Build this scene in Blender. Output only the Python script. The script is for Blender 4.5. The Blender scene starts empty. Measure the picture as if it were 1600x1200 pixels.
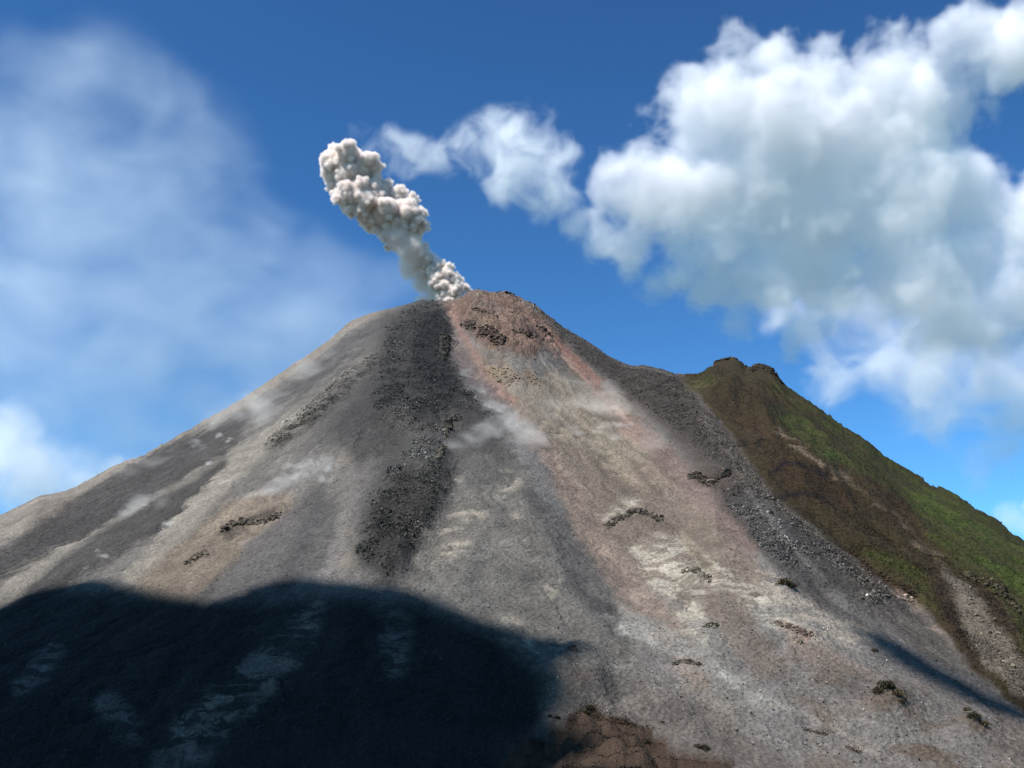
import bpy, math, time
import numpy as np
from mathutils import Vector, Matrix
T0 = time.time()
scene = bpy.context.scene
COL = scene.collection
rad = math.radians

# ------------------------------------------------------------------ camera
PITCH, FPX, CAM_Z = 19.0, 1780.0, 1.7
cam_d = bpy.data.cameras.new("camera")
cam_d.sensor_width = 36.0
cam_d.lens = 36.0 * FPX / 1600.0
cam_d.clip_start, cam_d.clip_end = 1.0, 60000.0
cam = bpy.data.objects.new("camera", cam_d)
cam.location = (0, 0, CAM_Z)
cam.rotation_euler = (rad(90 + PITCH), 0, 0)
COL.objects.link(cam)
scene.camera = cam

# ------------------------------------------------------------------ light
SUN = Vector((-0.42, -0.40, 0.81)).normalized()          # towards the sun
SUN_STRENGTH, SKY_STRENGTH, EXPOSURE = 5.0, 0.043, 0.80
world = bpy.data.worlds.new("World")
scene.world = world
world.use_nodes = True
wn, wl = world.node_tree.nodes, world.node_tree.links
bg = wn["Background"]
sky = wn.new("ShaderNodeTexSky")
sky.sky_type = 'NISHITA'
sky.sun_disc = False
sky.sun_elevation = math.asin(SUN.z)
sky.sun_rotation = math.atan2(SUN.x, SUN.y)
sky.altitude = 400.0
sky.air_density, sky.dust_density, sky.ozone_density = 1.0, 0.3, 2.0
gam = wn.new("ShaderNodeGamma")
gam.inputs["Gamma"].default_value = 1.7
wl.new(sky.outputs["Color"], gam.inputs["Color"])
tint = wn.new("ShaderNodeMix")
tint.data_type, tint.blend_type = 'RGBA', 'MULTIPLY'
tint.inputs[0].default_value = 1.0
tint.inputs[7].default_value = (0.57, 0.865, 0.85, 1)                # clear tropical blue
wl.new(gam.outputs["Color"], tint.inputs[6])
wl.new(tint.outputs[2], bg.inputs["Color"])
bg.inputs["Strength"].default_value = SKY_STRENGTH
sun_d = bpy.data.lights.new("sun", 'SUN')
sun_d.energy, sun_d.angle, sun_d.color = SUN_STRENGTH, rad(0.9), (1.0, 0.97, 0.93)
sun = bpy.data.objects.new("sun", sun_d)
sun.rotation_euler = SUN.to_track_quat('Z', 'Y').to_euler()
sun.location = (300, -900, 2500)
COL.objects.link(sun)
vs = scene.view_settings
vs.view_transform, vs.look, vs.gamma, vs.use_curve_mapping, vs.exposure = 'Standard', 'None', 1.0, False, EXPOSURE
cy = scene.cycles
cy.max_bounces, cy.diffuse_bounces, cy.glossy_bounces = 16, 2, 1
cy.transparent_max_bounces, cy.volume_bounces = 16, 14
cy.volume_max_steps, cy.volume_step_rate = 256, 1.0
cy.caustics_reflective = cy.caustics_refractive = False
cy.use_denoising = True

# ------------------------------------------------------------------ helpers
rng = np.random.default_rng(7)
f32 = np.float32
_perm = np.tile(np.random.default_rng(3).permutation(256), 3).astype(np.int32)
_g = np.random.default_rng(4).normal(size=(256, 3)).astype(f32)
_g /= np.linalg.norm(_g, axis=1)[:, None]
_gx, _gy, _gz = (np.ascontiguousarray(_g[:, i]) for i in range(3))


def _noise1(x, y, z):
    xi, yi, zi = np.floor(x), np.floor(y), np.floor(z)
    fx, fy, fz = x - xi, y - yi, z - zi
    xi, yi, zi = (a.astype(np.int32) & 255 for a in (xi, yi, zi))
    u, v, w = (t * t * t * (t * (t * 6 - 15) + 10) for t in (fx, fy, fz))
    out = 0
    for dx in (0, 1):
        a = _perm[xi + dx]
        wx = u if dx else 1 - u
        for dy in (0, 1):
            b = _perm[a + yi + dy]
            wxy = wx * (v if dy else 1 - v)
            for dz in (0, 1):
                h = _perm[b + zi + dz]
                out = out + wxy * (w if dz else 1 - w) * (_gx[h] * (fx - dx) + _gy[h] * (fy - dy) + _gz[h] * (fz - dz))
    return out


def noise(x, y, z):
    """gradient noise about -0.7..0.7 at the given points (arrays of one shape)"""
    x, y, z = np.broadcast_arrays(np.asarray(x, f32), np.asarray(y, f32), np.asarray(z, f32))
    sh = x.shape
    x, y, z = x.ravel(), y.ravel(), z.ravel()
    out = np.empty(x.size, f32)
    for a in range(0, x.size, 60000):
        s = slice(a, a + 60000)
        out[s] = _noise1(x[s], y[s], z[s])
    return out.reshape(sh)


def fbm(x, y, z, octaves=4, gain=0.5, lac=2.03, ridged=False, billow=False):
    tot, amp, f = 0, 1.0, 1.0
    for i in range(octaves):
        n = noise(x * f + 17.3 * i, y * f + 5.1 * i, z * f + 9.7 * i)
        if ridged:
            n = 0.5 - 2 * np.abs(n)
        if billow:
            n = 2 * np.abs(n) - 0.4
        tot = tot + amp * n
        amp *= gain
        f *= lac
    return tot


def sstep(a, b, x):
    t = np.clip((x - a) / (b - a), 0, 1)
    return t * t * (3 - 2 * t)


def lin(c):
    c = np.asarray(c, float) / 255.0
    return np.where(c <= 0.04045, c / 12.92, ((c + 0.055) / 1.055) ** 2.4)


cp, sp = math.cos(rad(PITCH)), math.sin(rad(PITCH))


def project(x, y, z):
    """world point -> position in the 1600 x 1200 photograph"""
    z = z - CAM_Z
    d = y * cp + z * sp
    return 800 + FPX * x / d, 600 - FPX * (z * cp - y * sp) / d


def ray(u, v):
    a, b = (u - 800) / FPX, (600 - v) / FPX
    d = np.array([a, cp - b * sp, sp + b * cp])
    return d / np.linalg.norm(d)


def poly_sd(u, v, pts):
    """signed distance to a polygon (positive inside)"""
    p = np.asarray(pts, float)
    best = np.full(u.shape, 1e9)
    inside = np.zeros(u.shape, bool)
    for (x0, y0), (x1, y1) in zip(p, np.roll(p, -1, 0)):
        ex, ey = x1 - x0, y1 - y0
        t = np.clip(((u - x0) * ex + (v - y0) * ey) / (ex * ex + ey * ey + 1e-9), 0, 1)
        best = np.minimum(best, (u - x0 - t * ex) ** 2 + (v - y0 - t * ey) ** 2)
        c = ((y0 <= v) & (v < y1)) | ((y1 <= v) & (v < y0))
        inside ^= c & (u < x0 + (v - y0) * ex / (ey if ey else 1e-9))
    d = np.sqrt(best)
    return np.where(inside, d, -d)


def line_d(u, v, pts):
    """distance to a polyline and how far along it (0..1)"""
    p = np.asarray(pts, float)
    seg = np.hypot(*(p[1:] - p[:-1]).T)
    tot, run = seg.sum(), 0.0
    best, along = np.full(u.shape, 1e9), np.zeros(u.shape)
    for (x0, y0), (x1, y1), L in zip(p[:-1], p[1:], seg):
        ex, ey = x1 - x0, y1 - y0
        t = np.clip(((u - x0) * ex + (v - y0) * ey) / (L * L), 0, 1)
        d = (u - x0 - t * ex) ** 2 + (v - y0 - t * ey) ** 2
        m = d < best
        best[m] = d[m]
        along[m] = (run + t[m] * L) / tot
        run += L
    return np.sqrt(best), along


def tag(o, label=None, cat=None, group=None, kind=None):
    for k, val in (("label", label), ("category", cat), ("group", group), ("kind", kind)):
        if val:
            o[k] = val
    return o


def mesh_from(name, co, faces, mat=None, smooth=True, attrs=None):
    """faces: (n, k) int array"""
    me = bpy.data.meshes.new(name)
    co = np.ascontiguousarray(co, f32)
    faces = np.ascontiguousarray(faces, np.int32)
    n, k = faces.shape
    me.vertices.add(len(co))
    me.vertices.foreach_set("co", co.ravel())
    me.loops.add(n * k)
    me.loops.foreach_set("vertex_index", faces.ravel())
    me.polygons.add(n)
    me.polygons.foreach_set("loop_start", np.arange(0, n * k, k, dtype=np.int32))
    me.polygons.foreach_set("use_smooth", np.full(n, smooth, bool))
    me.update(calc_edges=True)
    for an, arr in (attrs or {}).items():
        if arr.ndim == 2:
            a = me.attributes.new(an, 'FLOAT_COLOR', 'POINT')
            a.data.foreach_set("color", np.ascontiguousarray(np.c_[arr, np.ones(len(arr))], f32).ravel())
        else:
            a = me.attributes.new(an, 'FLOAT', 'POINT')
            a.data.foreach_set("value", np.ascontiguousarray(arr, f32))
    if mat:
        me.materials.append(mat)
    o = bpy.data.objects.new(name, me)
    COL.objects.link(o)
    return o


class NT:
    """small helper round a node tree"""
    def __init__(self, name):
        self.mat = bpy.data.materials.new(name)
        self.mat.use_nodes = True
        self.t = self.mat.node_tree
        self.t.nodes.clear()
        self.out = self.t.nodes.new("ShaderNodeOutputMaterial")

    def n(self, typ, ins=None, **props):
        nd = self.t.nodes.new(typ)
        for k, val in props.items():
            setattr(nd, k, val)
        for k, val in (ins or {}).items():
            if hasattr(val, "is_linked") or isinstance(val, bpy.types.NodeSocket):
                self.t.links.new(val, nd.inputs[k])
            else:
                nd.inputs[k].default_value = val
        return nd

    def link(self, a, b):
        self.t.links.new(a, b)


# ------------------------------------------------------------------ terrain: one height field round the camera's side of the volcano
DIST = 2300.0
th = np.concatenate([np.linspace(-37, -25.4, 40, endpoint=False), np.linspace(-25.4, 25.4, 960), np.linspace(25.4, 37, 41)[1:]])
th = np.radians(th)
te = np.linspace(-0.06, 0.437, 640)
rr = 488.0 / (0.65 - te)
rr = np.concatenate([np.linspace(60, rr[0], 50, endpoint=False), rr, np.linspace(rr[-1], 3700, 70)[1:] ** 1.0])
TH, RR = np.meshgrid(th, rr, indexing="ij")                        # columns x rows
X, Y = RR * np.sin(TH), RR * np.cos(TH)

CREST = np.array([(-300, 930), (-80, 845), (0, 805), (40, 786), (62, 774), (78, 772), (105, 768), (150, 748), (174, 731), (190, 722), (230, 710), (280, 680), (330, 652), (380, 622), (430, 588), (470, 562), (500, 541), (520, 527), (535, 512), (551, 499),
                  (575, 491), (600, 484), (625, 478), (650, 472), (665, 468), (690, 470), (710, 468), (725, 460), (738, 453), (752, 452), (766, 457), (778, 456), (795, 455), (805, 461), (815, 466), (835, 474), (850, 488), (868, 501), (885, 516), (905, 525),
                  (930, 541), (950, 556), (965, 567), (985, 571), (1010, 572), (1035, 577), (1052, 583), (1066, 592), (1085, 587), (1105, 578), (1116, 568), (1121, 562), (1140, 558), (1152, 561), (1160, 568), (1166, 576), (1171, 577), (1173, 570), (1184, 567), (1198, 570),
                  (1210, 579), (1220, 592), (1226, 601), (1246, 615), (1262, 625), (1290, 645), (1320, 668), (1360, 692), (1380, 712), (1400, 728), (1440, 750), (1460, 761), (1480, 764), (1505, 780), (1530, 800), (1545, 809), (1565, 820), (1600, 848), (1700, 910), (1900, 1030)], float)
# the crest as azimuth -> tan(elevation)
a_, b_ = (CREST[:, 0] - 800) / FPX, (600 - CREST[:, 1]) / FPX
cd = np.c_[a_, cp - b_ * sp, sp + b_ * cp]
c_th, c_te = np.arctan2(cd[:, 0], cd[:, 1]), cd[:, 2] / np.hypot(cd[:, 0], cd[:, 1])
crest_t = np.interp(th, c_th, c_te)
crest_fine = np.interp(th, c_th, c_te) + 0.0011 * fbm(th * 420, th * 0 + 3, th * 0, 3)
kern = np.exp(-np.linspace(-2, 2, 81) ** 2)
crest_smooth = np.convolve(np.pad(crest_t, 40, mode="edge"), kern / kern.sum(), mode="valid")

AX, AY, AZ = -45.0, 2310.0, 1030.0                                  # main summit
BX, BY, BZ = 470.0, 2300.0, 875.0                                   # old green summit
R1, R2 = np.hypot(X - AX, Y - AY), np.hypot(X - BX, Y - BY)
h1 = AZ + 50 - 0.66 * np.sqrt(R1 ** 2 + 85 ** 2) + 0.00001 * R1 ** 2
h2 = BZ + 18 - 0.70 * np.sqrt(R2 ** 2 + 30 ** 2) + 0.00003 * R2 ** 2
big2 = fbm(X / 260, Y / 260, X * 0 + 4, 3)
h2 = h2 + 30 * big2 * sstep(60, 350, R2)
k_ = 14.0
Z = np.maximum(h1, h2) + k_ * np.log1p(np.exp(-np.abs(h1 - h2) / k_)) * 0.6
Z += 7 * fbm(X / 210, Y / 210, Z / 210 + 7, 4) * sstep(0, 200, R1)
Z = np.maximum(Z, -8 + 0 * Z) + 6 * np.exp(-np.abs(Z + 8) / 9)


def column_scale(target, weight=None):
    global Z
    te_ = (Z - CAM_Z) / RR
    i = te_.argmax(1)
    k = target / te_[np.arange(len(th)), i]
    if weight is None:
        Z = CAM_Z + (Z - CAM_Z) * (1 + (np.clip(k, 0.75, 1.3) - 1)[:, None] * sstep(0, 150, Z))
    else:
        k = np.convolve(np.pad(k, 4, mode='edge'), np.ones(9) / 9, mode='valid')
        U, V = project(X, Y, Z)
        vt = V[np.arange(len(th)), i][:, None]
        ii = np.pad(i, 10, mode="edge")
        i = np.median(np.stack([ii[s_:s_ + len(i)] for s_ in range(21)]), 0).astype(int)
        rt = RR[np.arange(len(th)), i][:, None]
        w = np.where(RR <= rt, np.exp(-((V - vt) / weight) ** 2), np.exp(-((RR - rt) / 90) ** 2))
        Z = Z + ((k - 1)[:, None] * (Z - CAM_Z)) * w


column_scale(crest_smooth)
U, V = project(X, Y, Z)
AZM = np.arctan2(X - AX, -(Y - AY))                                 # azimuth round the summit, for things that run downhill
SL = np.sqrt(R1 ** 2 + (AZ - Z) ** 2)
# noise fields shared by the paint and the relief
n_big = fbm(X / 90, Y / 90, Z / 90, 4)
n_mid = fbm(X / 28 + 50, Y / 28, Z / 28, 4)
n_fine = fbm(X / 7 + 20, Y / 7, Z / 7, 3)
AZW = AZM + 0.012 * n_mid + 0.02 * n_big
streak = fbm(AZW * 22, SL / 420, SL * 0 + 1, 4) + 0.6 * noise(AZW * 120, SL / 260, SL * 0 + 5)
streak_f = noise(AZW * 190, SL / 110, SL * 0 + 9) + 0.7 * noise(AZW * 420, SL / 70, SL * 0 + 2)
rill = fbm(AZW * 34, SL / 600, SL * 0 + 12, 3, ridged=True)
track = sstep(0.22, 0.5, noise(AZW * 260, SL / 330, SL * 0 + 21)) * sstep(-0.1, 0.3, n_big)
n_wave = fbm(X / 40 + 9 + n_mid, Y / 40, (Z + 16 * n_big + 9 * n_mid) / 9.0, 5, 0.6)                         # lying, rippled patches
UW, VW = U + 10 * n_mid + 3 * n_fine, V + 10 * noise(X / 30, Y / 30 + 80, Z / 30) + 3 * noise(X / 8, Y / 8 + 30, Z / 8)
print("noise", round(time.time() - T0, 1))

P_LAVA = [(655, 472), (680, 470), (694, 480), (700, 505), (702, 530), (694, 548), (700, 570), (716, 596), (738, 622), (768, 646), (776, 658), (740, 652), (706, 645), (694, 662), (692, 700), (702, 740), (698, 775),
          (676, 815), (652, 842), (632, 880), (606, 908), (584, 900), (572, 880), (562, 858), (566, 822), (576, 790), (596, 760), (618, 735), (640, 700), (650, 680), (600, 678), (580, 640), (590, 600), (606, 560), (600, 530), (618, 500), (636, 484)]
P_LAVA_UP = [(640, 482), (684, 472), (700, 505), (702, 540), (706, 580), (735, 625), (760, 648), (720, 642), (690, 648), (640, 655), (596, 648), (590, 610), (606, 570), (612, 520)]
P_LAVA_LOW = [(640, 730), (665, 705), (690, 700), (700, 740), (694, 780), (672, 815), (650, 842), (630, 878), (604, 905), (584, 896), (572, 878), (564, 855), (570, 822), (580, 792), (604, 765)]
P_LEVEE = [(618, 540), (596, 545), (560, 575), (520, 600), (498, 625), (470, 645), (430, 680), (415, 700), (440, 700), (475, 672), (500, 660), (520, 640), (545, 612), (570, 592), (600, 570)]
P_RIGHT = [(846, 486), (868, 501), (905, 525), (950, 556), (985, 571), (1035, 577), (1066, 592), (1078, 610), (1100, 645), (1130, 680), (1165, 725), (1190, 760), (1225, 800), (1270, 835), (1330, 878), (1375, 915), (1410, 950), (1360, 955), (1310, 930),
           (1260, 905), (1215, 880), (1170, 835), (1130, 790), (1135, 765), (1160, 745), (1110, 722), (1075, 690), (1030, 655), (990, 625), (950, 592), (915, 562), (880, 530)]
P_SUMMIT = [(692, 474), (716, 466), (740, 453), (795, 456), (845, 485), (880, 520), (870, 560), (850, 545), (830, 560), (800, 548), (770, 545), (745, 530), (720, 505), (708, 492)]
P_GULLY = [(700, 478), (712, 510), (730, 548), (756, 590), (790, 620), (812, 642), (806, 655), (770, 628), (740, 600), (716, 570), (703, 545), (703, 500)]
P_GREEN = [(1066, 592), (1105, 560), (1140, 540), (1220, 560), (1300, 620), (1460, 720), (1700, 860), (1900, 1010), (1900, 1300), (1680, 1180), (1600, 1108), (1555, 1075), (1515, 1030), (1490, 1000), (1455, 965), (1420, 935), (1380, 905), (1345, 880),
           (1290, 840), (1240, 795), (1205, 765), (1178, 730), (1150, 690), (1120, 650), (1092, 618)]
P_MOUND = [(815, 1160), (850, 1146), (880, 1128), (905, 1110), (925, 1104), (945, 1116), (975, 1128), (1010, 1140), (1045, 1160), (1080, 1172), (1110, 1185), (1145, 1205), (1200, 1240), (1150, 1330), (800, 1330), (760, 1230)]


def inside(pts, soft=4.0, warp=True):
    return sstep(-soft, soft, poly_sd(UW if warp else U, VW if warp else V, pts))


# ---- relief
front = (Y < 2360)
m_lava, m_levee, m_right, m_sum, m_gul = (inside(p, s) * front for p, s in ((P_LAVA, 9), (P_LEVEE, 6), (P_RIGHT, 9), (P_SUMMIT, 9), (P_GULLY, 8)))
m_green = inside(P_GREEN, 5) * sstep(-40, 40, X - 280)
m_mound = inside(P_MOUND, 4)
lavn = np.clip(0.7 + 1.8 * n_mid + 0.6 * n_big, 0, 1)
m_up, m_low = inside(P_LAVA_UP, 16) * front, inside(P_LAVA_LOW, 14) * front
rough = np.clip((0.5 * m_lava + 0.9 * m_up + m_low + 0.9 * m_right) * (0.3 + lavn) + m_levee * (0.4 + lavn), 0, 1)
ridg = fbm(X / 16, Y / 16, Z / 16, 4, ridged=True)
Z = Z + 11 * sstep(-22, 26, poly_sd(UW, VW, P_LAVA)) * front + 9 * sstep(-12, 14, poly_sd(UW, VW, P_LEVEE)) * front + 9 * sstep(-18, 22, poly_sd(UW, VW, P_RIGHT)) * front
Z = Z + rough * (2.6 * ridg + 1.3 * n_fine) + m_sum * (17.0 * fbm(X / 42, Y / 42 + 60, Z / 42, 5, ridged=True) + 4 * n_mid) - 9 * sstep(-14, 14, poly_sd(UW, VW, P_GULLY)) * front
Z = Z + (1 - rough) * front * (1 - m_green) * (3.0 * rill + 1.6 * streak + 0.5 * streak_f + 0.7 * n_fine + 1.6 * n_mid) * sstep(20, 200, R1)
gz = np.arctan2(X - BX, -(Y - BY))
gully2 = fbm(gz * 9, R2 / 500, R2 * 0 + 3, 4, ridged=True)
Z = Z + m_green * (17 * gully2 * sstep(40, 400, R2) + 9 * fbm(X / 45, Y / 45, Z / 45 + 8, 4) + 1.4 * n_fine)
# steps and banks that the photograph shows as lines: (polyline, metres up, half width in pixels)
for pts, dz, wd in [
        ([(0, 862), (117, 783), (210, 724), (292, 681), (350, 655), (420, 612), (500, 557), (550, 517), (600, 490)], 7, 10),
        ([(345, 832), (365, 818), (395, 812), (420, 815), (440, 800)], 6, 9),
        ([(700, 660), (712, 652), (722, 660)], 5, 6), ([(696, 660), (690, 700), (684, 712)], 4, 4),
        ([(1078, 745), (1100, 752), (1120, 742), (1150, 738)], 7, 8),
        ([(950, 818), (968, 805), (990, 798), (1010, 806), (1032, 815)], 4, 6),
        ([(1200, 745), (1228, 722), (1250, 730), (1290, 745)], 8, 10), ([(1180, 700), (1200, 688), (1215, 690)], 4, 6),
        ([(1215, 770), (1255, 770), (1300, 790)], 5, 8),
        ([(1470, 890), (1510, 905), (1560, 930), (1600, 990)], 6, 9),
        ([(1345, 878), (1400, 910), (1430, 940), (1470, 985), (1520, 1040)], 5, 6)]:
    d, t = line_d(UW, VW, pts)
    Z = Z + dz * np.exp(-(d / wd) ** 2) * (0.6 + 0.8 * n_mid) * front
# the scrubby mound in front
lift = 1780 * 26 / np.maximum(RR, 300)
below = sstep(-6, 30, poly_sd(UW, VW - lift, P_MOUND + []))
below = below * sstep(430, 640, RR)
Z = Z + 30 * below * (0.85 + 0.35 * n_mid) + 4.2 * below * fbm(X / 12, Y / 9, Z / 9, 4)
d, t = line_d(U, V, [(870, 1060), (905, 1040), (935, 1058)])
Z = Z + 9 * np.exp(-(d / 26) ** 2)
for (cu, cv, rad_, dz) in ((1395, 1085, 38, 13), (1520, 1125, 30, 8), (900, 1062, 34, 9), (1230, 915, 14, 5), (1085, 895, 18, 5), (1270, 985, 26, 5), (890, 1020, 12, 3)):
    Z = Z + dz * np.exp(-((U - cu) ** 2 + ((V - 1780 * dz / np.maximum(RR, 300) - cv) * 1.4) ** 2) / rad_ ** 2)
column_scale(crest_fine, weight=26)
U, V = project(X, Y, Z)
print("relief", round(time.time() - T0, 1))

# ---- paint: what each stretch of slope is made of, plus some shade, as albedo
ALB = 0.39
C = np.empty(X.shape + (3,))
C[:] = lin((140, 133, 126)) * ALB


def paint(pts, col, soft=10, amt=1.0, kind="poly", width=10, mod=None, warp=1.0):
    global C
    p = np.asarray(pts, float)
    pad = soft + np.max(width) + 40
    m = (U > p[:, 0].min() - pad) & (U < p[:, 0].max() + pad) & (V > p[:, 1].min() - pad) & (V < p[:, 1].max() + pad)
    u, v = U[m] + warp * (UW - U0)[m], V[m] + warp * (VW - V0)[m]
    if kind == "poly":
        w = sstep(-soft, soft, poly_sd(u, v, pts))
    else:
        d, t = line_d(u, v, pts)
        wd = np.interp(t, np.linspace(0, 1, len(np.atleast_1d(width))), np.atleast_1d(width)) if np.ndim(width) else width
        w = 1 - sstep(wd - soft, wd + soft, d)
    w = w * amt
    if mod is not None:
        w = w * np.clip(mod[m], 0, 1)
    C[m] = C[m] * (1 - w[:, None]) + (lin(col) * ALB) * w[:, None]


U0, V0 = U, V
du, dv = U - 742, V - 450
dl = np.hypot(du, dv) + 1e-6
jit = (9 * streak + 5 * streak_f) * np.clip(dl / 220, 0, 1)
UW, VW = U + 9 * n_mid + 3 * n_fine + jit * dv / dl, V - jit * du / dl + 9 * noise(X / 30, Y / 30 + 80, Z / 30) + 3 * noise(X / 8, Y / 8 + 30, Z / 8)
one = np.ones_like(X)
st = 0.5 + 0.9 * streak
blot = sstep(-0.05, 0.35, n_mid)
wave = sstep(-0.22, 0.22, n_wave)
# left flank
paint([(-60, 1300), (-60, 850), (300, 650), (640, 470), (560, 760), (420, 960), (300, 1300)], (131, 124, 116), 30)
paint([(-60, 890), (117, 783), (210, 724), (292, 681), (350, 655), (420, 612), (500, 557), (550, 517), (600, 490), (640, 470), (500, 500), (200, 650), (-60, 770)], (162, 150, 136), 4, 0.9)
paint([(40, 830), (60, 790), (110, 772), (130, 790), (80, 830)], (116, 106, 98), 8, 0.6)
paint([(-60, 905), (0, 862), (117, 783), (210, 724), (292, 681), (350, 655), (385, 650), (370, 705), (300, 745), (225, 800), (140, 850), (60, 890), (-60, 950)], (88, 83, 79), 8, 0.95)
paint([(-40, 900), (60, 845), (130, 810), (190, 800), (130, 850), (50, 885), (-40, 935)], (78, 75, 72), 10, 0.8, mod=0.3 + 1.2 * n_mid + 0.3)
paint([(360, 655), (420, 617), (500, 562), (550, 522), (610, 490), (580, 530), (520, 580), (430, 640), (380, 670)], (103, 99, 96), 8, 0.8)
paint([(-40, 955), (60, 895), (150, 850), (240, 795), (320, 742), (400, 690), (470, 645)], (164, 154, 140), 8, 0.85, "line", (22, 20, 16, 12, 10))
paint([(40, 945), (110, 888), (200, 832), (290, 778), (350, 730)], (84, 80, 76), 8, 0.95, "line", (20, 22, 24, 22, 12))
paint([(210, 900), (300, 805), (380, 722), (470, 655)], (168, 157, 142), 6, 0.85, "line", (16, 14, 13, 8))
paint([(215, 905), (300, 830), (360, 780), (440, 770), (500, 790), (400, 870), (320, 930), (230, 950)], (150, 134, 116), 12, 0.9)
paint([(340, 838), (352, 820), (385, 806), (440, 790), (430, 806), (390, 822), (360, 836)], (84, 74, 66), 5, 0.85)
paint([(280, 880), (330, 840), (345, 850), (300, 885)], (112, 100, 88), 8, 0.7, mod=st)
paint([(300, 930), (390, 850), (470, 775), (505, 758), (530, 775), (520, 840), (500, 930), (400, 960)], (113, 108, 104), 9, 0.9)
paint([(500, 765), (480, 830), (440, 920)], (96, 92, 89), 10, 0.7, "line", (7, 14, 12))
paint([(515, 755), (535, 790), (545, 830), (555, 880)], (158, 145, 130), 10, 0.8, "line", (8, 14, 16, 22), mod=0.2 + blot)
paint([(470, 700), (520, 690), (600, 640), (580, 700), (540, 760), (480, 760)], (134, 127, 119), 14, 0.7, mod=st)
paint([(540, 720), (575, 680), (604, 650)], (158, 145, 130), 6, 0.5, "line", 6)
paint([(520, 740), (548, 690)], (160, 148, 134), 6, 0.5, "line", 5)
paint([(560, 730), (620, 640), (600, 560), (570, 600), (520, 650), (520, 690)], (100, 97, 93), 12, 0.75)
paint(P_LEVEE, (80, 75, 69), 10, 0.95, mod=0.4 + 1.6 * n_mid + 0.4)
paint([(620, 540), (590, 548), (550, 572), (520, 592), (490, 620)], (150, 140, 126), 3, 0.7, "line", 4, mod=0.3 + blot)
paint([(545, 540), (590, 510), (610, 500), (600, 530), (560, 560)], (126, 122, 117), 10, 0.6, mod=st)
# centre
paint([(620, 950), (640, 880), (700, 780), (760, 690), (800, 660), (880, 760), (950, 900), (1000, 1010), (900, 1080), (700, 1080)], (124, 118, 110), 14, 0.9)
paint([(690, 690), (700, 650), (760, 650), (800, 690), (830, 740), (760, 760), (710, 750)], (106, 102, 97), 14, 0.8)
for pts in ([(700, 790), (740, 770), (765, 790), (755, 820), (715, 830)], [(640, 860), (680, 820), (720, 810), (740, 850), (690, 880), (640, 890)], [(780, 740), (815, 745), (815, 775), (780, 775)],
            [(800, 800), (822, 815), (815, 832), (802, 828)], [(822, 845), (838, 850), (836, 880), (822, 872)], [(700, 730), (725, 750), (715, 770), (697, 760)], [(850, 900), (880, 905), (875, 935), (850, 930)],
            [(770, 990), (830, 960), (870, 980), (830, 1010), (780, 1010)], [(760, 960), (800, 950), (810, 975), (770, 985)], [(850, 1000), (890, 995), (880, 1020), (850, 1015)]):
    paint(pts, (180, 168, 150), 10, 0.85, mod=0.1 + blot * 1.1)
paint([(600, 490), (660, 470), (700, 500), (700, 560), (740, 620), (790, 660), (770, 700), (720, 700), (700, 760), (660, 850), (610, 910), (560, 890), (560, 800), (590, 720), (540, 690), (480, 700), (520, 640), (580, 570)], (80, 77, 74), 28, 0.85)
lav = np.clip(0.75 + 1.6 * n_mid + 0.5 * n_big, 0, 1)
paint(P_LAVA, (70, 67, 64), 24, 0.85, mod=0.35 + lav)
paint(P_LAVA_UP, (64, 62, 60), 14, 0.95, mod=0.25 + lav)
paint(P_LAVA_LOW, (66, 63, 59), 12, 0.95, mod=0.3 + lav)
paint([(700, 545), (716, 590), (740, 620), (700, 630), (660, 600), (640, 560), (650, 500), (685, 480), (702, 510)], (46, 46, 47), 14, 0.7)
paint([(640, 490), (660, 500), (640, 560), (610, 560)], (98, 94, 88), 12, 0.6, mod=blot)
paint([(600, 640), (640, 620), (650, 680), (600, 690)], (104, 99, 93), 14, 0.5)
paint([(650, 660), (690, 670), (686, 720), (650, 740), (630, 720)], (104, 100, 95), 12, 0.75)
paint([(575, 880), (600, 850), (612, 860), (600, 885), (590, 900)], (140, 127, 112), 8, 0.7, mod=blot)
paint([(640, 830), (660, 800), (672, 815), (640, 860)], (146, 134, 118), 8, 0.6, mod=blot)
paint([(640, 940), (680, 890), (760, 860), (800, 900), (780, 960), (700, 960)], (128, 123, 115), 16, 0.7)
paint([(806, 762), (850, 750), (880, 790), (915, 850), (950, 920), (992, 1006), (975, 1012), (945, 985), (915, 945), (890, 915), (872, 870), (842, 820)], (92, 89, 87), 7, 0.85, mod=0.55 + 0.6 * streak + 0.4)
paint([(885, 905), (870, 940)], (92, 89, 87), 6, 0.5, "line", 6)
paint([(750, 850), (730, 910), (745, 950)], (108, 104, 99), 9, 0.6, "line", 10)
paint([(800, 690), (840, 730), (870, 790)], (126, 123, 119), 10, 0.7, "line", (10, 22, 16))
# chute, summit and the coloured scree
paint([(716, 540), (760, 590), (820, 620), (900, 560), (960, 620), (1040, 700), (1120, 800), (1200, 900), (1160, 980), (1080, 960), (1000, 900), (930, 820), (870, 730), (820, 660), (760, 620)], (146, 130, 114), 12, 0.95)
paint([(735, 600), (790, 640), (830, 690), (870, 760)], (134, 128, 124), 9, 0.75, "line", (8, 16, 22, 8))
paint([(812, 640), (850, 700), (890, 770), (935, 850), (985, 920), (1050, 990), (1090, 1060)], (152, 132, 117), 11, 0.85, "line", (8, 12, 18, 22, 26, 26, 16))
paint([(800, 600), (870, 580), (930, 620), (990, 690), (1010, 720), (950, 725), (890, 690), (840, 660)], (164, 150, 131), 18, 0.9)
paint([(880, 640), (930, 680), (970, 720), (1000, 770)], (184, 166, 140), 12, 0.45, "line", (12, 20, 16, 8), mod=st)
paint([(930, 720), (1000, 760), (1060, 830), (1040, 850), (960, 780)], (128, 114, 101), 14, 0.6)
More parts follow.
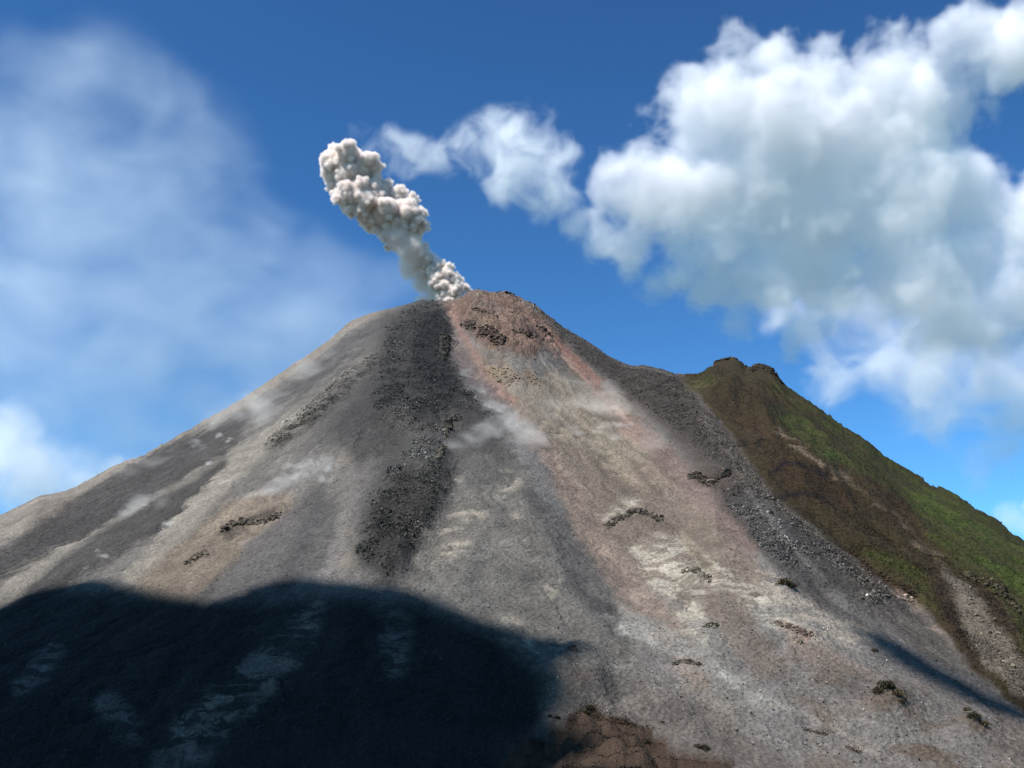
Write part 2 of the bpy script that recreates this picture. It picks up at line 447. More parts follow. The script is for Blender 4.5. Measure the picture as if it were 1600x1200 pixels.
paint(P_SUMMIT, (138, 112, 96), 8, 0.95)
paint([(722, 505), (745, 495), (760, 520), (740, 530), (724, 520)], (88, 82, 77), 8, 0.7, mod=0.2 + blot)
paint([(742, 458), (772, 470), (790, 490), (760, 500), (735, 480)], (112, 105, 97), 8, 0.6, mod=0.2 + blot)
paint([(760, 520), (800, 512), (826, 525), (820, 545), (780, 545), (758, 538)], (92, 76, 70), 8, 0.75, mod=0.1 + blot)
paint([(815, 505), (840, 510), (858, 522), (846, 535), (820, 522)], (84, 70, 66), 7, 0.8)
paint([(752, 492), (770, 500), (766, 515), (754, 512)], (156, 134, 110), 6, 0.7)
paint([(706, 482), (720, 520), (742, 556), (765, 592), (800, 625)], (168, 134, 118), 7, 0.85, "line", (6, 6, 7, 7, 8))
paint([(708, 540), (740, 590), (780, 625)], (128, 112, 108), 8, 0.7, "line", (10, 12, 8))
paint([(742, 545), (770, 540), (800, 565), (810, 590), (785, 580), (755, 575)], (156, 132, 104), 12, 0.75, mod=0.4 + blot)
paint([(757, 578), (790, 570), (812, 595), (806, 606), (780, 604)], (168, 150, 126), 8, 0.8)
paint([(812, 582), (830, 578), (846, 600), (828, 602)], (158, 136, 112), 8, 0.7)
paint([(800, 545), (835, 560), (865, 600), (900, 640), (860, 620), (820, 590)], (126, 118, 104), 9, 0.7, mod=st)
for a in ([(826, 548), (850, 585)], [(846, 540), (880, 580)], [(838, 520), (872, 560), (905, 600)]):
    paint(a, (84, 84, 82), 5, 0.7, "line", (6, 7), mod=0.3 + blot)
paint([(838, 505), (862, 520), (900, 560), (940, 605), (990, 660), (1030, 700), (1020, 712), (980, 680), (930, 622), (880, 560), (850, 530)], (168, 132, 116), 10, 0.85, mod=0.55 + 0.7 * streak + 0.3)
paint([(872, 532), (900, 565), (935, 600)], (174, 124, 106), 6, 0.65, "line", 6)
paint([(856, 528), (905, 585), (930, 612)], (190, 160, 138), 4, 0.6, "line", 3)
paint([(955, 632), (980, 655)], (216, 186, 158), 3, 0.8, "line", (3, 4, 1))
paint([(945, 600), (980, 622), (1010, 645)], (160, 144, 132), 4, 0.7, "line", (3, 6, 2))
paint([(990, 650), (1040, 690), (1090, 735), (1140, 790), (1200, 860), (1170, 870), (1100, 800), (1030, 730)], (146, 124, 114), 12, 0.85)
paint([(850, 480), (960, 560), (1066, 585), (1110, 630), (1180, 715), (1240, 790), (1300, 840), (1390, 905), (1460, 965), (1520, 1030), (1640, 1110), (1640, 1150), (1500, 1075), (1400, 1010), (1280, 950), (1180, 850), (1120, 780), (1060, 700), (980, 620), (900, 550)], (96, 87, 79), 14, 0.9)
paint(P_RIGHT, (78, 71, 65), 14, 0.95, mod=0.5 + lav)
paint([(1090, 645), (1130, 690), (1180, 750), (1230, 805)], (100, 91, 82), 7, 0.7, "line", (6, 10, 12, 10))
paint([(1075, 742), (1110, 735), (1160, 740), (1120, 765), (1090, 760)], (98, 84, 76), 6, 0.7)
paint([(1135, 780), (1180, 770), (1240, 820), (1300, 870), (1380, 930), (1450, 985), (1520, 1050), (1600, 1110), (1600, 1140), (1500, 1070), (1400, 1010), (1300, 960), (1220, 890)], (92, 88, 85), 9, 0.8)
paint([(1165, 765), (1210, 822), (1240, 860), (1290, 925), (1360, 975), (1450, 1040), (1600, 1120)], (140, 133, 127), 6, 0.75, "line", (3, 6, 8, 13, 15, 14, 14), mod=0.4 + 0.8 * streak + 0.4)
paint([(1300, 880), (1380, 930), (1450, 990), (1520, 1050), (1480, 1040), (1400, 985), (1330, 925)], (100, 93, 85), 8, 0.8)
for a in ([(800, 545), (850, 610), (900, 680), (940, 740)], [(840, 560), (880, 610), (920, 660)], [(780, 590), (815, 640), (860, 700)], [(880, 560), (930, 630), (980, 700), (1020, 760)], [(900, 700), (960, 790), (1000, 830)], [(990, 720), (1050, 800), (1090, 850)]):
    paint(a, (122, 106, 92), 6, 0.55, "line", (2, 5, 4), mod=0.3 + blot)
# rippled pale deposits
P_W1 = [(985, 858), (1010, 835), (1060, 840), (1110, 870), (1150, 890), (1200, 930), (1260, 975), (1300, 1010), (1240, 1000), (1190, 960), (1130, 930), (1090, 935), (1110, 970), (1100, 1010), (1070, 985), (1040, 940), (1010, 900)]
paint(P_W1, (206, 194, 174), 9, 0.95, mod=0.15 + wave)
paint([(960, 785), (1000, 780), (1000, 795), (960, 812), (945, 815)], (206, 194, 174), 8, 0.8, mod=0.3 + wave)
paint([(1062, 832), (1078, 858), (1105, 885)], (182, 164, 138), 5, 0.7, "line", (2, 8, 10))
paint([(1075, 852), (1112, 880), (1095, 888)], (126, 114, 102), 4, 0.8)
paint([(1170, 890), (1210, 895), (1250, 930), (1300, 960), (1400, 1020), (1330, 1010), (1250, 970), (1190, 920)], (188, 174, 156), 10, 0.8, mod=0.2 + wave)
paint([(925, 965), (970, 950), (1020, 970), (1090, 1000), (1130, 1040), (1200, 1090), (1240, 1110), (1180, 1100), (1110, 1060), (1040, 1040), (980, 1000)], (176, 170, 160), 12, 0.85, mod=0.3 + wave)
paint([(1050, 1045), (1110, 1060), (1150, 1100), (1140, 1160), (1100, 1130), (1060, 1080)], (150, 138, 124), 14, 0.7, mod=0.3 + wave)
paint([(1205, 1100), (1260, 1118), (1320, 1140), (1370, 1180)], (172, 160, 145), 5, 0.8, "line", (4, 7, 6, 3), mod=0.4 + blot)
paint([(1315, 1165), (1350, 1160), (1400, 1190)], (164, 148, 134), 6, 0.6, "line", 8, mod=0.3 + blot)
paint([(1100, 915), (1150, 925), (1190, 980), (1240, 1050), (1180, 1060), (1130, 1000)], (134, 120, 108), 10, 0.8)
paint([(1220, 970), (1280, 1000), (1360, 1050), (1440, 1110), (1380, 1060), (1300, 1060), (1240, 1020)], (152, 133, 119), 12, 0.7)
paint([(1240, 975), (1275, 990), (1260, 1005)], (168, 134, 116), 7, 0.6)
paint([(760, 1100), (900, 1030), (1050, 1080), (1180, 1150), (1300, 1230), (900, 1230)], (122, 112, 103), 20, 0.8)
paint([(870, 1065), (900, 1045), (930, 1055), (900, 1080), (865, 1090)], (152, 132, 118), 9, 0.8)
paint([(1010, 960), (1050, 1050), (1060, 1010)], (118, 106, 97), 12, 0.5)
paint([(1370, 1075), (1400, 1060), (1425, 1085), (1410, 1100), (1370, 1100)], (78, 70, 60), 8, 0.8)
paint([(1290, 1050), (1340, 1075), (1380, 1105)], (92, 86, 80), 14, 0.6, "line", 14)  # dark band beside the low knoll: shade painted into the ash colour
paint([(1505, 1115), (1530, 1120), (1560, 1145), (1520, 1140)], (84, 72, 56), 6, 0.8)
paint([(1560, 1100), (1620, 1150), (1620, 1220), (1540, 1170)], (124, 112, 102), 14, 0.6)
for c in ((190, 925), (320, 960), (620, 960), (500, 1100), (330, 1130), (180, 1130), (60, 1040), (620, 1010)):
    pass
paint([(1180, 1010), (1300, 1020), (1420, 1060), (1640, 1150), (1640, 1240), (1240, 1240), (1260, 1120)], (112, 98, 86), 20, 0.75, mod=0.25 + blot)
paint([(1440, 1130), (1500, 1160), (1560, 1190), (1540, 1220), (1420, 1180)], (96, 82, 66), 14, 0.6, mod=blot)
# foot of the slope: cloud shadow deepened in the albedo, with paler ash tongues
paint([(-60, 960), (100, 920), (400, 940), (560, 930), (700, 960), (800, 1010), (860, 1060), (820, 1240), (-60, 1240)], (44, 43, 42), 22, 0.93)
paint([(500, 950), (470, 1000), (400, 1060), (330, 1120), (270, 1200)], (140, 130, 120), 12, 0.85, "line", (10, 30, 36, 36, 40), mod=0.1 + wave)
paint([(590, 940), (620, 980), (610, 1040)], (126, 121, 115), 10, 0.8, "line", (10, 24, 22), mod=0.2 + wave)
paint([(90, 1010), (60, 1050), (30, 1070)], (126, 121, 115), 10, 0.8, "line", (10, 18, 14), mod=0.2 + wave)
paint([(170, 1100), (200, 1140)], (128, 122, 116), 12, 0.8, "line", 22, mod=0.2 + wave)
# mound
paint(P_MOUND, (92, 74, 59), 4, 0.97)
paint(P_MOUND, (62, 47, 35), 4, 0.9, mod=sstep(0.0, 0.4, fbm(X / 12, Y / 12, Z / 12 + 5, 4)))
# green ridge
paint(P_GREEN, (70, 59, 40), 4, 1.0)
gm = sstep(-0.1, 0.35, fbm(X / 55, Y / 55, Z / 55 + 20, 4))
paint([(1075, 600), (1140, 590), (1200, 600), (1280, 660), (1350, 720), (1420, 790), (1500, 850), (1620, 930), (1620, 850), (1460, 740), (1300, 640), (1230, 600), (1150, 560)], (72, 82, 40), 14, 0.8, mod=0.35 + gm)
paint([(1205, 635), (1250, 650), (1310, 700), (1370, 740), (1430, 790), (1360, 745), (1290, 715), (1230, 670)], (79, 94, 46), 9, 0.9, mod=0.5 + gm)
paint([(1420, 770), (1480, 770), (1540, 815), (1640, 880), (1640, 1060), (1590, 1000), (1560, 950), (1500, 890), (1450, 850)], (82, 95, 46), 12, 0.85, mod=0.35 + gm)
paint([(1360, 730), (1400, 760), (1440, 820), (1500, 880), (1450, 870), (1390, 810)], (62, 48, 34), 12, 0.8, mod=0.3 + gm)
paint([(1340, 850), (1400, 870), (1450, 900), (1470, 960), (1430, 945), (1380, 900)], (80, 86, 42), 10, 0.75, mod=0.3 + gm)
paint([(1140, 640), (1190, 650), (1230, 690), (1260, 720), (1200, 720), (1160, 680)], (76, 62, 45), 12, 0.8)
paint([(1195, 720), (1230, 710), (1300, 740), (1350, 790), (1250, 790)], (70, 54, 36), 10, 0.6)
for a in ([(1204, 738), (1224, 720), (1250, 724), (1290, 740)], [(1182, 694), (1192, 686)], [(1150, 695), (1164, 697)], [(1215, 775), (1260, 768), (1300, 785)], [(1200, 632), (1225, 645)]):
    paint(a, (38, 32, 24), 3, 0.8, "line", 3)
paint([(1215, 668), (1245, 690), (1265, 710), (1300, 735), (1340, 765)], (156, 136, 116), 4, 0.8, "line", (2, 4, 3, 6, 4), mod=0.3 + blot)
paint([(1340, 765), (1400, 805), (1440, 850), (1480, 885)], (128, 112, 94), 4, 0.7, "line", (3, 3, 4, 5), mod=0.3 + blot)
paint([(1470, 885), (1500, 905), (1530, 930), (1560, 980), (1600, 1030), (1660, 1100), (1600, 1085), (1545, 1040), (1505, 985), (1480, 930)], (132, 121, 108), 7, 0.9)
paint([(1500, 890), (1545, 912), (1580, 960), (1600, 990), (1570, 990), (1540, 945)], (74, 58, 48), 7, 0.85)
paint([(1460, 890), (1490, 920), (1500, 970), (1540, 1050), (1510, 1030), (1470, 960)], (58, 46, 34), 7, 0.8)
paint([(1345, 878), (1400, 912), (1430, 932)], (74, 56, 48), 3, 0.8, "line", 4)
paint([(1405, 925), (1430, 940), (1450, 965), (1480, 1000)], (150, 130, 116), 5, 0.6, "line", 6, mod=blot)
paint([(1110, 570), (1140, 555), (1165, 575), (1210, 570), (1225, 600), (1180, 600), (1120, 590)], (70, 60, 46), 6, 0.8)
paint([(1070, 600), (1095, 590), (1130, 590), (1100, 610), (1076, 615)], (104, 98, 64), 6, 0.8, mod=0.3 + blot)
# grain of the ground, plus blotches and darker hollows standing in for relief shading
ash = (1 - m_green)
C *= np.exp((0.33 * streak_f * np.clip(0.8 + 1.2 * n_big, 0.2, 1.6) + 0.20 * streak + 0.22 * n_fine + 0.34 * n_mid + 0.14 * n_big + 0.34 * track - 0.10 * np.maximum(-rill, 0)) * ash + 0.3 * n_fine * m_green)[..., None]
C *= (1 + 0.35 * np.clip(rough + 0.6 * m_sum, 0, 1) * ridg)[..., None]
C *= 1 + (1 - m_green[..., None]) * (np.array([0.99, 1.01, 1.05]) - 1)
C = np.clip(C, 0.008, 0.5)
print("paint", round(time.time() - T0, 1))

# ---- materials of the ground


def ground_mat(name, bump=0.8, scale=0.40, spread=0.45):
    t = NT(name)
    at = t.n("ShaderNodeAttribute", attribute_name="albedo")
    rk = t.n("ShaderNodeAttribute", attribute_name="blocky")
    tc = t.n("ShaderNodeTexCoord")
    n1 = t.n("ShaderNodeTexNoise", {"Vector": tc.outputs["Object"], "Scale": scale, "Detail": 5.0, "Roughness": 0.7})
    vo = t.n("ShaderNodeTexVoronoi", {"Vector": tc.outputs["Object"], "Scale": scale * 0.8})
    mr = t.n("ShaderNodeMapRange", {"Value": n1.outputs["Fac"], "From Min": 0.3, "From Max": 0.7, "To Min": 1 - spread, "To Max": 1 + spread})
    rv = t.n("ShaderNodeMapRange", {"Value": vo.outputs["Color"], "From Min": 0.0, "From Max": 1.0, "To Min": 0.55, "To Max": 1.45})
    mx = t.n("ShaderNodeMix", {"Factor": rk.outputs["Fac"], "A": 1.0, "B": rv.outputs["Result"]})
    mul = t.n("ShaderNodeMath", {0: mr.outputs["Result"], 1: mx.outputs["Result"]}, operation='MULTIPLY')
    sc = t.n("ShaderNodeVectorMath", {0: at.outputs["Color"], "Scale": mul.outputs["Value"]}, operation='SCALE')
    n3 = t.n("ShaderNodeTexNoise", {"Vector": tc.outputs["Object"], "Scale": scale * 0.22, "Detail": 3.0, "Roughness": 0.6})
    h1_ = t.n("ShaderNodeMath", {0: n3.outputs["Fac"], 1: 2.0, 2: n1.outputs["Fac"]}, operation='MULTIPLY_ADD')
    hm = t.n("ShaderNodeMath", {0: h1_.outputs["Value"], 1: vo.outputs["Distance"]}, operation='ADD')
    bs = t.n("ShaderNodeMapRange", {"Value": rk.outputs["Fac"], "To Min": 0.6, "To Max": bump})
    bp = t.n("ShaderNodeBump", {"Strength": bs.outputs["Result"], "Distance": 2.2, "Height": hm.outputs["Value"]})
    bd = t.n("ShaderNodeBsdfPrincipled", {"Base Color": sc.outputs["Vector"], "Roughness": 0.95, "Specular IOR Level": 0.12, "Normal": bp.outputs["Normal"]})
    t.link(bd.outputs["BSDF"], t.out.inputs["Surface"])
    return t.mat


mat_ash = ground_mat("ash_and_lava")
mat_green = ground_mat("grassy_slope", 0.8, 0.35, 0.4)
mat_mound = ground_mat("scrubby_earth", 0.8, 0.9, 0.35)

nt, nr = X.shape
VID = np.arange(nt * nr).reshape(nt, nr)
F = np.stack([VID[:-1, :-1], VID[1:, :-1], VID[1:, 1:], VID[:-1, 1:]], -1).reshape(-1, 4)
cen = lambda A: ((A[:-1, :-1] + A[1:, 1:]) * 0.5).ravel()
zone = np.zeros(len(F), int)
zone[cen(m_green) > 0.5] = 1
zone[cen(m_mound) > 0.5] = 2
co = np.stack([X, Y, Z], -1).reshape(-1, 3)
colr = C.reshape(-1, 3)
P_DARK_LEFT = [(-60, 905), (0, 862), (117, 783), (210, 724), (280, 690), (290, 740), (200, 800), (130, 830), (60, 870), (-60, 940)]
m_dl = inside(P_DARK_LEFT, 14) * front
blocky = np.clip(rough + 0.7 * m_sum + 0.6 * m_dl + 0.22, 0, 1).ravel()
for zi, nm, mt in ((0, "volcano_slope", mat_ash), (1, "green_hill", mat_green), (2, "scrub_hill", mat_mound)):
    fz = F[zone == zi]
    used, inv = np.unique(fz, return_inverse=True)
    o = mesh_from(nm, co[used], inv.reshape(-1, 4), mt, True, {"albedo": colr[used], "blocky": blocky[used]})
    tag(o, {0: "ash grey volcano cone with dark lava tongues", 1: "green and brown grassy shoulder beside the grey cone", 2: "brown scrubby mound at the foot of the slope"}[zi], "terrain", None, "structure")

TE = (Z - CAM_Z) / RR


def ground_at(u, v):
    """first point of the terrain met by the ray through the photograph's pixel"""
    d = ray(u, v)
    i = int(np.clip(np.searchsorted(th, math.atan2(d[0], d[1])), 0, nt - 1))
    t = d[2] / math.hypot(d[0], d[1])
    hit = np.nonzero(TE[i] >= t)[0]
    j = hit[0] if len(hit) else TE[i].argmax()
    return np.array([X[i, j], Y[i, j], Z[i, j]])


# ---- the plain the volcano stands on
t = NT("plain")
nz = t.n("ShaderNodeTexNoise", {"Scale": 0.01, "Detail": 8.0}, )
tc = t.n("ShaderNodeTexCoord")
t.link(tc.outputs["Object"], nz.inputs["Vector"])
rp = t.n("ShaderNodeValToRGB", {"Fac": nz.outputs["Fac"]})
rp.color_ramp.elements[0].color, rp.color_ramp.elements[1].color = (0.02, 0.03, 0.012, 1), (0.06, 0.07, 0.03, 1)
bd = t.n("ShaderNodeBsdfPrincipled", {"Base Color": rp.outputs["Color"], "Roughness": 0.95})
t.link(bd.outputs["BSDF"], t.out.inputs["Surface"])
ang = np.linspace(0, 2 * np.pi, 97)[:-1]
ring = [np.zeros((1, 3))] + [np.c_[np.cos(ang) * R, np.sin(ang) * R, np.zeros(96)] for R in (200, 1000, 4000, 12000, 30000)]
gco = np.vstack(ring)
gf = []
for k in range(96):
    gf.append((0, 1 + k, 1 + (k + 1) % 96, 1 + (k + 1) % 96))
tri = np.array([f[:3] for f in gf])
qd = np.array([(1 + 96 * L + k, 1 + 96 * (L + 1) + k, 1 + 96 * (L + 1) + (k + 1) % 96, 1 + 96 * L + (k + 1) % 96) for L in range(4) for k in range(96)])
me = bpy.data.meshes.new("ground")
me.from_pydata(gco.tolist(), [], tri.tolist() + qd.tolist())
me.materials.append(t.mat)
g = bpy.data.objects.new("ground", me)
COL.objects.link(g)
tag(g, "dark wooded plain round the volcano", "ground", None, "structure")
print("terrain done", round(time.time() - T0, 1))
# ------------------------------------------------------------------ grids: smoke, cloud and dust as real volumes
def grid_tree(name, lo, hi, res, to_mesh=False, mat=None, source=None):
    """node tree that fills a box with the densities stored on the object's points, in order"""
    ng = bpy.data.node_groups.new(name, "GeometryNodeTree")
    ng.interface.new_socket("Geometry", in_out='INPUT', socket_type='NodeSocketGeometry')
    ng.interface.new_socket("Geometry", in_out='OUTPUT', socket_type='NodeSocketGeometry')
    N, L = ng.nodes, ng.links
    gi, go = N.new("NodeGroupInput"), N.new("NodeGroupOutput")
    vc = N.new("GeometryNodeVolumeCube")
    vc.inputs["Min"].default_value, vc.inputs["Max"].default_value = lo, hi
    for k, ax in enumerate("XYZ"):
        vc.inputs["Resolution " + ax].default_value = res[k]
    pos = N.new("GeometryNodeInputPosition")
    sub = N.new("ShaderNodeVectorMath"); sub.operation = 'SUBTRACT'
    sub.inputs[1].default_value = lo
    L.new(pos.outputs[0], sub.inputs[0])
    div = N.new("ShaderNodeVectorMath"); div.operation = 'DIVIDE'
    div.inputs[1].default_value = [(hi[k] - lo[k]) / (res[k] - 1) for k in range(3)]
    L.new(sub.outputs[0], div.inputs[0])
    half = N.new("ShaderNodeVectorMath"); half.operation = 'ADD'
    half.inputs[1].default_value = (0.5, 0.5, 0.5)
    L.new(div.outputs[0], half.inputs[0])
    fl = N.new("ShaderNodeVectorMath"); fl.operation = 'FLOOR'
    L.new(half.outputs[0], fl.inputs[0])
    sx = N.new("ShaderNodeSeparateXYZ")
    L.new(fl.outputs[0], sx.inputs[0])

    def mad(a, b, c):
        m = N.new("ShaderNodeMath"); m.operation = 'MULTIPLY_ADD'
        L.new(a, m.inputs[0]); m.inputs[1].default_value = b; L.new(c, m.inputs[2])
        return m.outputs[0]
    idx = mad(sx.outputs[2], res[1], sx.outputs[1])
    idx = mad(idx, res[0], sx.outputs[0])
    na = N.new("GeometryNodeInputNamedAttribute"); na.data_type = 'FLOAT'
    na.inputs["Name"].default_value = "density"
    si = N.new("GeometryNodeSampleIndex"); si.data_type = 'FLOAT'; si.domain = 'POINT'; si.clamp = True
    if source is None:
        L.new(gi.outputs[0], si.inputs["Geometry"])
    else:
        oi = N.new("GeometryNodeObjectInfo")
        oi.inputs["Object"].default_value = source
        L.new(oi.outputs["Geometry"], si.inputs["Geometry"])
    L.new(na.outputs["Attribute"], si.inputs["Value"])
    L.new(idx, si.inputs["Index"])
    L.new(si.outputs["Value"], vc.inputs["Density"])
    last = vc.outputs["Volume"]
    if to_mesh:
        vm = N.new("GeometryNodeVolumeToMesh")
        vm.inputs["Threshold"].default_value = 0.5
        L.new(last, vm.inputs["Volume"])
        last = vm.outputs["Mesh"]
    if mat:
        sm = N.new("GeometryNodeSetMaterial")
        sm.inputs["Material"].default_value = mat
        L.new(last, sm.inputs["Geometry"])
        last = sm.outputs["Geometry"]
    L.new(last, go.inputs[0])
    return ng


def grid_object(name, lo, hi, dens, mat, matrix, to_mesh=False, step=0.0):
    """dens: array indexed [z, y, x] over the box lo..hi in the object's own axes"""
    res = dens.shape[::-1]
    me = bpy.data.meshes.new(name)
    me.vertices.add(dens.size)
    a = me.attributes.new("density", 'FLOAT', 'POINT')
    a.data.foreach_set("value", np.ascontiguousarray(dens.ravel(), f32))
    me.materials.append(mat)
    pts = None
    if to_mesh:
        o = bpy.data.objects.new(name, me)
    else:
        pts = bpy.data.objects.new(name + "_densities", me)
        vd = bpy.data.volumes.new(name)
        vd.materials.append(mat)
        vd.render.step_size = step
        o = bpy.data.objects.new(name, vd)
    COL.objects.link(o)
    md = o.modifiers.new("fill", 'NODES')
    md.node_group = grid_tree(name + "_fill", tuple(map(float, lo)), tuple(map(float, hi)), res, to_mesh, mat, pts)
    o.matrix_world = matrix
    if to_mesh:
        bpy.context.view_layer.update()
        ev = o.evaluated_get(bpy.context.evaluated_depsgraph_get())
        real = bpy.data.meshes.new_from_object(ev)
        o.modifiers.clear()
        o.data = real
        bpy.data.meshes.remove(me)
        real.name = name
        real.polygons.foreach_set("use_smooth", np.ones(len(real.polygons), bool))
        if not real.materials:
            real.materials.append(mat)
    return o


class Frame:
    """axes set up square to the line of sight through (u, v) at a distance, to place smoke and cloud puffs by where they stand in the sky"""
    def __init__(self, u, v, dist):
        self.f = ray(u, v)
        self.r = np.cross(self.f, (0, 0, 1)); self.r /= np.linalg.norm(self.r)
        self.up = np.cross(self.r, self.f)
        self.dist = dist
        self.o = self.f * dist + np.array([0, 0, CAM_Z])
        self.m = dist / FPX
        M = Matrix.Identity(4)
        for i, ax in enumerate((self.r, self.f, self.up)):
            for j in range(3):
                M[j][i] = ax[j]
        M.translation = self.o
        self.M = M

    def loc(self, u, v, depth=0.0):
        d = ray(u, v)
        k = (self.dist + depth) / d.dot(self.f)
        p = d * k
        return np.array([p.dot(self.r), depth, p.dot(self.up)])

    def ofw(self, p):
        q = np.asarray(p) - self.o
        return np.array([q.dot(self.r), q.dot(self.f), q.dot(self.up)])


def blob_field(balls, voxel, pad, summed=False):
    """balls: (x, y, z, r) rows; returns lo, hi, signed field (metres inside the union) and the axes"""
    b = np.asarray(balls, float)
    lo, hi = (b[:, :3] - b[:, 3:]).min(0) - pad, (b[:, :3] + b[:, 3:]).max(0) + pad
    n = np.maximum(np.ceil((hi - lo) / voxel).astype(int) + 1, 4)
    hi = lo + (n - 1) * voxel
    ax = [(lo[k] + voxel * np.arange(n[k])).astype(f32) for k in range(3)]
    fld = np.full((n[2], n[1], n[0]), 0 if summed else -1e3, f32)
    for x, y, z, r in b:
        R = 2.1 * r if summed else r + pad
        s = []
        for k, c in enumerate((x, y, z)):
            a = max(int((c - R - lo[k]) / voxel), 0)
            e = min(int((c + R - lo[k]) / voxel) + 2, n[k])
            s.append(slice(a, e))
        d = np.sqrt((ax[2][s[2]][:, None, None] - z) ** 2 + (ax[1][s[1]][None, :, None] - y) ** 2 + (ax[0][s[0]][None, None, :] - x) ** 2)
        v = fld[s[2], s[1], s[0]]
        if summed:
            v += np.maximum(np.exp(-(d / r) ** 2) - 0.0122, 0)
        else:
            np.maximum(v, r - d, out=v)
    return lo, hi, fld, ax


def volume_mat(name, color, density, aniso=0.2, absorb=None):
    t = NT(name)
    pv = t.n("ShaderNodeVolumePrincipled", {"Color": (*color, 1), "Density": density, "Anisotropy": aniso})
    if absorb:
        pv.inputs["Absorption Color"].default_value = (*absorb, 1)
    t.link(pv.outputs["Volume"], t.out.inputs["Volume"])
    return t.mat


def cloud(name, u, v, dist, puffs, voxel_px, density, soft, amp, nscale, color=(1, 1, 1), aniso=0.2, flat=1.0, oct=5, drift=(1, 1, 1), label=None, cat="cloud", group=None, thin=0.0, gain=0.55, lo_cut=None, squash=1.0, billow=False, warp=0.35, step=2.0, bias=0.0, summed=None):
    """puffs: (u, v, radius px, depth px [, weight]); soft, amp, nscale in px; density per metre at full"""
    fr = Frame(u, v, dist)
    m = fr.m
    balls = []
    for p in puffs:
        q = fr.loc(p[0], p[1], (p[3] if len(p) > 3 else 0) * m)
        balls.append((*q, p[2] * m))
    balls = np.array(balls)
    balls[:, 1] /= squash
    if summed is None:
        lo, hi, fld, ax = blob_field(balls, voxel_px * m, (amp + soft) * m * 1.15)
        near = fld > -(amp * 1.1 + soft) * m
    else:
        lo, hi, fld, ax = blob_field(balls, voxel_px * m, 1.1 * balls[:, 3].max(), True)
        near = fld > 0.01
    zz, yy, xx = np.nonzero(near)
    px, py, pz = ax[0][xx] / (nscale * m * drift[0]), ax[1][yy] / (nscale * m * drift[1]), ax[2][zz] / (nscale * m * drift[2])
    if warp:
        wx, wz = noise(px * 1.3 + 7, py * 1.3, pz * 1.3 + u), noise(px * 1.3 + 31, py * 1.3 + 9, pz * 1.3 + v)
        px, pz = px + warp * wx, pz + warp * wz
    nn = fbm(px + u * 0.37, py, pz + v * 0.11, oct, gain, billow=billow)
    if summed is None:
        val = fld[near] / m + bias + amp * nn * (-1 if billow else 1)
        den = np.clip(val / soft, 0, 1)
    else:                                                           # soft-edged: overlapping puffs add up, the noise tears them
        f = 1 - np.exp(-fld[near])
        den = np.clip((f - summed[0]) / summed[1] + summed[2] * nn * np.clip(f * 2.5, 0, 1), 0, 1)
        den = den * den * (3 - 2 * den)
    if thin:
        den = den * np.clip(1 + thin * fbm(px * 1.7 + 40, py * 1.7, pz * 1.7, 4), 0.0, 2)
    full = np.zeros(fld.shape, f32)
    full[near] = den
    if lo_cut is not None:
        full = full * lo_cut(fr, ax)
    mat = volume_mat(name + "_vapour", color, density, aniso)
    o = grid_object(name, lo, hi, full, mat, fr.M @ Matrix.Diagonal((1, squash, 1, 1)) if squash != 1 else fr.M, step=voxel_px * m * step)
    tag(o, label, cat, group)
    print(name, full.shape, round(time.time() - T0, 1))
    return o


# ---- the ash plume: a solid-looking billowing head and a softer, dirtier foot
pf = Frame(640, 360, 2535)
pm = pf.m
HEAD = [(540, 258, 34, 0), (520, 252, 23, -6), (564, 262, 26, -8), (552, 246, 20, 6), (582, 286, 17, -2), (512, 262, 14, -8), (598, 292, 13, 4), (530, 282, 22, 10), (545, 243, 15, -8),
        (560, 306, 30, -8), (590, 306, 26, 6), (538, 305, 19, -14), (545, 325, 14, -12), (618, 306, 18, 6), (625, 332, 27, 0), (600, 334, 32, 4), (648, 345, 20, -4), (664, 352, 10, -6), (575, 332, 22, 4), (640, 322, 15, 4), (530, 298, 12, -12), (655, 335, 12, 0), (585, 350, 16, 4),
        (620, 362, 24, 6), (640, 366, 20, 4), (600, 352, 18, 8)]
FOOT = [(672, 424, 13, 10), (664, 408, 14, 10), (654, 394, 15, 10), (682, 444, 15, 8), (646, 380, 16, 8), (690, 412, 9, 0), (700, 424, 12, -4), (712, 436, 12, -2), (724, 449, 10, 0), (734, 456, 7, 2), (712, 454, 13, 0), (698, 446, 14, 4), (684, 430, 14, 8), (700, 462, 12, 4), (706, 474, 14, 4), (690, 470, 12, 10)]
prng = np.random.default_rng(21)


def billows(seeds, n1, n2, f1=(0.32, 0.5), f2=(0.32, 0.5)):
    out = []
    for u_, v_, r_, d_ in seeds:
        c = pf.loc(u_, v_, (d_ + 0.35 * (440 - v_)) * pm); R = r_ * pm * 0.93
        out.append((*c, R))
        for _ in range(n1):
            w = prng.normal(size=3); w[1] -= 0.5; w /= np.linalg.norm(w)
            r1 = R * prng.uniform(*f1)
            c1 = c + w * (R * 1.02 - r1 * 0.25)
            out.append((*c1, r1))
            for _ in range(n2):
                w2 = w + 0.9 * prng.normal(size=3); w2 /= np.linalg.norm(w2)
                r2 = r1 * prng.uniform(*f2)
                out.append((*(c1 + w2 * (r1 * 1.0 - r2 * 0.2)), r2))
    return out


